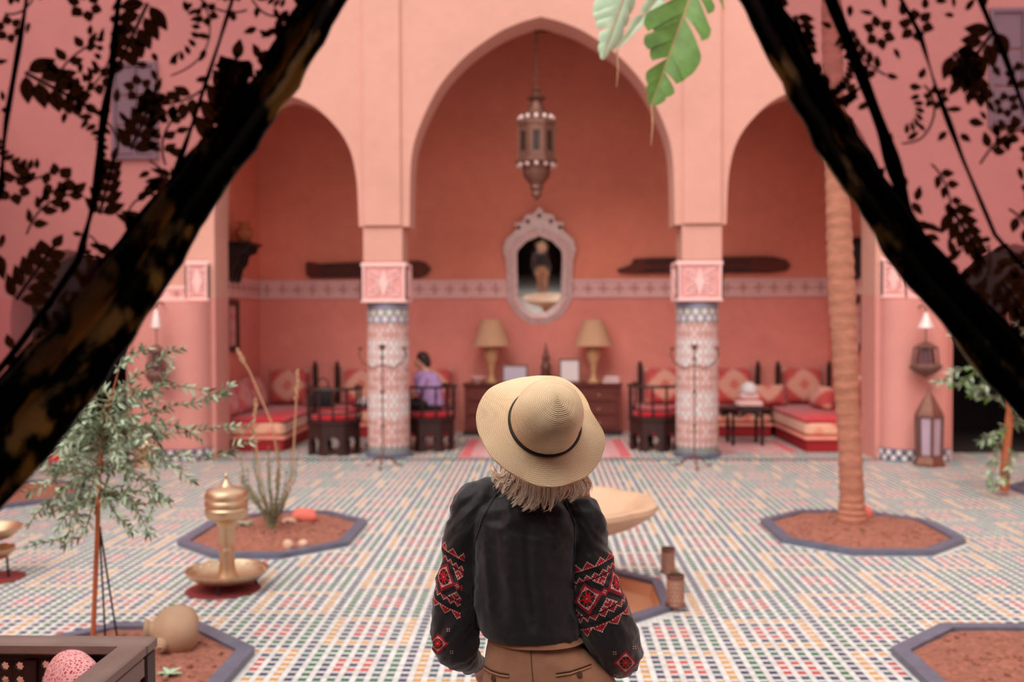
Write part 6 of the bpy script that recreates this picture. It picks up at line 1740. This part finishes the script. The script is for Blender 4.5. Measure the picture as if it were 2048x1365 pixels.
# front and sides of the bob, seen in the mirror and from the side
hs = MB()
for k in range(150):
    a = rg.uniform(-.25, PI + .25); 
    if abs(a - PI / 2) < .75: continue
    r = .082; top_ = hc + Vector((cos(a) * r * .9, sin(a) * r * .9, .055)); 
    pts = [top_, hc + Vector((cos(a) * (r + .012), sin(a) * (r + .005), -.02)), hc + Vector((cos(a) * (r + .012), sin(a) * (r + .0), -.08)), hc + Vector((cos(a) * (r + .004), sin(a) * r * .95, -.115 - rg.random() * .02))]
    hs.tube([p - po_ for p in pts], [.004, .005, .0045, .001], 5, rg.choice((0, 0, 1, 2)))
tag(hs.build('side_hair', HM, person, sharp=80), kind='stuff')

# ---- straw hat
HB = P(1089, 848, 2.455)
axis = Vector((.22, -.83, .51)).normalized()
e1 = Vector((1, 0, 0)); e1 = (e1 - axis * e1.dot(axis)).normalized(); e2 = axis.cross(e1).normalized()
hat = thing('straw_hat', 'wide-brimmed woven straw sun hat with a thin black cord', 'hat', HB)
OUT = [(1092, 753), (1041, 757), (1001, 768), (975, 783), (961, 804), (953, 832), (956, 861), (966, 884), (984, 915), (1012, 940), (1041, 957), (1069, 970), (1099, 975), (1125, 972), (1148, 964), (1181, 945), (1200, 919), (1211, 889), (1207, 865), (1193, 844), (1180, 823), (1170, 797), (1153, 776), (1134, 762), (1116, 755)]
def hwave(a): return -.022 + .016 * sin(2 * a + .5) + .012 * sin(3 * a - .6) + .006 * sin(5 * a + 1.0)
op = []
for px, py in OUT:
    d_ = ray(px, py); h = -.02; 
    for _ in range(3):
        o0 = HB + axis * h; t_ = (o0 - CAM_LOC).dot(axis) / d_.dot(axis); p = CAM_LOC + d_ * t_ - HB
        u, v = p.dot(e1), p.dot(e2); an = math.atan2(v, u); h = hwave(an)
    op.append((an, math.hypot(u, v)))
op.sort()
def rout(a):
    a = (a + PI) % (2 * PI) - PI
    ext = [(op[-1][0] - 2 * PI, op[-1][1])] + op + [(op[0][0] + 2 * PI, op[0][1])]
    for (a0, r0), (a1, r1) in zip(ext, ext[1:]):
        if a0 <= a <= a1: return r0 + (r1 - r0) * (a - a0) / max(1e-6, a1 - a0)
    return .17
NA = 160
RO = [rout(2 * PI * k / NA) for k in range(NA)]
for _ in range(4): RO = [(RO[k - 1] + 2 * RO[k] + RO[(k + 1) % NA]) / 4 for k in range(NA)]
t = NT('woven_straw'); uv = t.n('ShaderNodeUVMap'); xs = t.sep(uv.outputs[0])
rowf = t.math('FRACT', t.math('MULTIPLY', xs[1], 1.0)); edge_ = t.math('ABSOLUTE', t.math('SUBTRACT', rowf, .5))
sti = t.math('ABSOLUTE', t.math('SUBTRACT', t.math('FRACT', t.math('ADD', xs[0], t.math('MULTIPLY', t.math('FLOOR', xs[1]), .5))), .5))
hgt = t.math('ADD', t.math('MULTIPLY', edge_, -1.2), t.math('MULTIPLY', sti, .8))
oc = t.coord('Object'); base = t.ramp(t.noise(oc, 14, 4), [(.3, C(238, 208, 168)), (.7, C(248, 226, 190))])
colr_ = t.mix(t.math('MULTIPLY', t.math('POWER', t.math('MULTIPLY', edge_, 2.0), 2.2), .55), base, C(176, 124, 88))
colr_ = t.mix(t.math('MULTIPLY', sti, .32), colr_, C(190, 146, 108))
t.bump(hgt, .6, .0015); M['straw'] = t.out(colr_, .75, spec=.3)
def uv_mesh(name, rings, uvs, mat, parent, closed_top=False):
    """rings: list of vertex rings (closed); uvs: function(i,j)->(u,v) with j in 0..n"""
    n = len(rings[0]); me = D.meshes.new(name); vs = [tuple(p) for r in rings for p in r]; fs = []; uvl = []
    for i in range(len(rings) - 1):
        for j in range(n):
            fs.append((i * n + j, i * n + (j + 1) % n, (i + 1) * n + (j + 1) % n, (i + 1) * n + j)); uvl += [uvs(i, j), uvs(i, j + 1), uvs(i + 1, j + 1), uvs(i + 1, j)]
    me.from_pydata(vs, [], fs); ul = me.uv_layers.new(name='UVMap'); ul.data.foreach_set('uv', [c for q in uvl for c in q])
    me.polygons.foreach_set('use_smooth', [True] * len(me.polygons)); o = obj(name, me, mat, parent)
    so = o.modifiers.new('thick', 'SOLIDIFY'); so.thickness = .0022; so.offset = -1; return o
ROW = .0047
RC = .0865
NB = 84
rings = []
for i in range(NB + 1):
    f = i / NB; ring = []
    for k in range(NA):
        a = 2 * PI * k / NA; r = RC + (RO[k] - RC) * f; h = hwave(a) * f ** 1.5 - .004 * sin(f * PI) + .0035 * (1 - f) ** 6
        rw = (r - RC) / ROW; h += .00045 * cos(2 * PI * rw)
        ring.append(e1 * (r * cos(a)) + e2 * (r * sin(a)) + axis * h)
    rings.append(ring)
uv_mesh('brim', rings, lambda i, j: (j / NA * 110, ((RO[j % NA] - RC) * i / NB) / ROW), M['straw'], hat)
CP = [(RC, -.002), (.0872, .015), (.0868, .035), (.085, .058), (.080, .080), (.0725, .099), (.062, .1135), (.049, .1235), (.035, .130), (.021, .1338), (.009, .1358), (.0012, .1368)]
prof = []
for i in range(len(CP) - 1):
    p0, p1, p2, p3 = [Vector((*CP[max(0, min(len(CP) - 1, q))], 0)) for q in (i - 1, i, i + 1, i + 2)]
    for k in range(11):
        t_ = k / 11; prof.append(.5 * ((2 * p1) + (p2 - p0) * t_ + (2 * p0 - 5 * p1 + 4 * p2 - p3) * t_ * t_ + (3 * p1 - p0 - 3 * p2 + p3) * t_ ** 3))
prof.append(Vector((*CP[-1], 0)))
sl = [0.0]
for a, b in zip(prof, prof[1:]): sl.append(sl[-1] + (b - a).length)
rings = []
for p, s_ in zip(prof, sl):
    ring = []
    dome = max(0, (p.y - .09) / .05)
    ridge = .0004 * cos(2 * PI * s_ / ROW) * (1 + 1.6 * min(1, dome))
    for k in range(NA):
        a = 2 * PI * k / NA; r = p.x + ridge; 
        dent = .004 * noise.noise(Vector((cos(a) * 1.5, sin(a) * 1.5, p.y * 12))) * min(1, p.y / .03) * min(1, p.x / .03)
        ring.append(e1 * ((r + dent) * cos(a)) + e2 * ((r + dent) * sin(a)) + axis * (p.y + ridge * min(1, dome)))
    rings.append(ring)
uv_mesh('crown', rings, lambda i, j: (j / NA * 110, sl[i] / ROW), M['straw'], hat)
mb = MB(); mb.tube([e1 * (.0895 * cos(a)) + e2 * (.0895 * sin(a)) + axis * (.0065) for a in [2 * PI * k / 80 for k in range(81)]], .0042, 8, caps=False, flat=1.0)
tag(mb.build('hat_cord', pm('black_cord', C(34, 22, 20), .6, .2, 80, .3, 300), hat), 'thin black cord round the crown')
mb = MB(); rings = []                                     # stitched brim edge
mb.tube([e1 * (RO[k % NA] * cos(2 * PI * k / NA)) + e2 * (RO[k % NA] * sin(2 * PI * k / NA)) + axis * hwave(2 * PI * k / NA) for k in range(NA + 1)], .0017, 6, caps=False)
mb.build('brim_edge', pm('straw_edge', C(214, 174, 128), .7), hat)

# ================================================================== SEATED PERSON IN THE ARCADE
cb_ = [o for o in D.objects if o.name.startswith('tub_chair') and 'seated' in o.get('label', '')][0]
cx_, cy_ = cb_.location.x, cb_.location.y
p2 = thing('person', 'person in a lavender shirt sitting bent forward at the round table', 'person', (cx_, cy_, .537))
V3 = Vector; bd = MB()
HD = V3((P(842, 722, cy_).x - cx_, .03, P(842, 722, cy_).z - .537))
bd.ellipsoid(HD, (.085, .085, .11), 14, 10, 0, Matrix.Rotation(.5, 3, 'Y')); bd.ellipsoid(HD + V3((-.085, 0, -.04)), (.025, .02, .025), 8, 6)
bd.tube([HD, V3((HD.x * .5 + .02, .02, HD.z - .16))], [.05, .06], 10)
bd.loft([superring(x, .02, z_, a, b, 20) for x, z_, a, b in ((.02, .02, .17, .15), (.01, .15, .15, .14), (-.02, .35, .17, .13), (-.04, .46, .15, .11), (-.06, .52, .08, .07))])
for s in (-1, 1):
    bd.tube([V3((-.05, s * .15 + .02, .44)), V3((-.12, s * .20 + .02, .26)), V3((-.30, s * .15 + .04, .14))], [.05, .042, .034], 10)
    w0 = V3((-.30, s * .15 + .04, .14)); bd.tube([w0, w0 + V3((-.05, 0, -.005)), w0 + V3((-.09, 0, -.01))], [.028, .036, .03], 8, flat=.6)
    for q in range(4): f0 = w0 + V3((-.08, (q - 1.5) * .018, -.01)); bd.tube([f0, f0 + V3((-.035, 0, .004)), f0 + V3((-.065, 0, -.012))], [.010, .009, .007], 6)
    f0 = w0 + V3((-.03, -s * .03, 0)); bd.tube([f0, f0 + V3((-.03, -s * .02, 0)), f0 + V3((-.055, -s * .022, -.004))], [.011, .010, .008], 6)
    bd.tube([V3((-.02, s * .09 + .02, .075)), V3((-.30, s * .10 + .02, .075)), V3((-.345, s * .10 + .02, .05)), V3((-.36, s * .10 + .02, -.25)), V3((-.36, s * .10 + .02, -.48))], [.085, .068, .062, .05, .038], 10)
    bd.tube([V3((-.34, s * .1 + .02, -.49)), V3((-.50, s * .1 + .02, -.505))], [.036, .028], 8)
obj('body', fuse(bd, .010, 4), M['skin'], p2)
M['lav'] = pm('lavender_cotton', C(176, 140, 190), .85, .1, 12, .2, 60)
st = MB(); st.loft([superring(x, .02, z_, a, b, 24) for x, z_, a, b in ((.02, .06, .19, .17), (.01, .16, .17, .16), (-.02, .34, .19, .15), (-.045, .45, .175, .135), (-.065, .525, .09, .085))])
for s in (-1, 1): st.tube([V3((-.05, s * .14 + .02, .45)), V3((-.10, s * .20 + .02, .32)), V3((-.13, s * .205 + .02, .25))], [.062, .06, .058], 12)
sm_ = fuse(st, .011, 4); displace(sm_, lambda co, n_: .006 * noise.noise(co * 16)); obj('shirt', sm_, M['lav'], p2)
tr2 = MB(); tr2.loft([superring(.0, .02, z_, a, b, 20) for z_, a, b in ((.005, .18, .17), (.09, .19, .17), (.12, .17, .155))])
for s in (-1, 1): tr2.tube([V3((-.02, s * .09 + .02, .08)), V3((-.30, s * .10 + .02, .08)), V3((-.355, s * .10 + .02, .05)), V3((-.365, s * .10 + .02, -.25)), V3((-.365, s * .10 + .02, -.44))], [.088, .075, .07, .058, .05], 12)
obj('trousers', fuse(tr2, .011, 4), M['black'], p2)
M['hair_d'] = pm('dark_brown_hair', C(52, 30, 30), .45, .25, 30, .3, 120)
hd = MB(); hd.ellipsoid(HD + V3((.022, 0, .03)), (.092, .096, .098), 16, 10); hd.ellipsoid(HD + V3((.075, 0, -.02)), (.06, .08, .085), 12, 8)
hm = fuse(hd, .008, 3); displace(hm, lambda co, n_: .004 * noise.noise(Vector((co.x * 20, co.y * 70, co.z * 20)))); obj('hair', hm, M['hair_d'], p2)
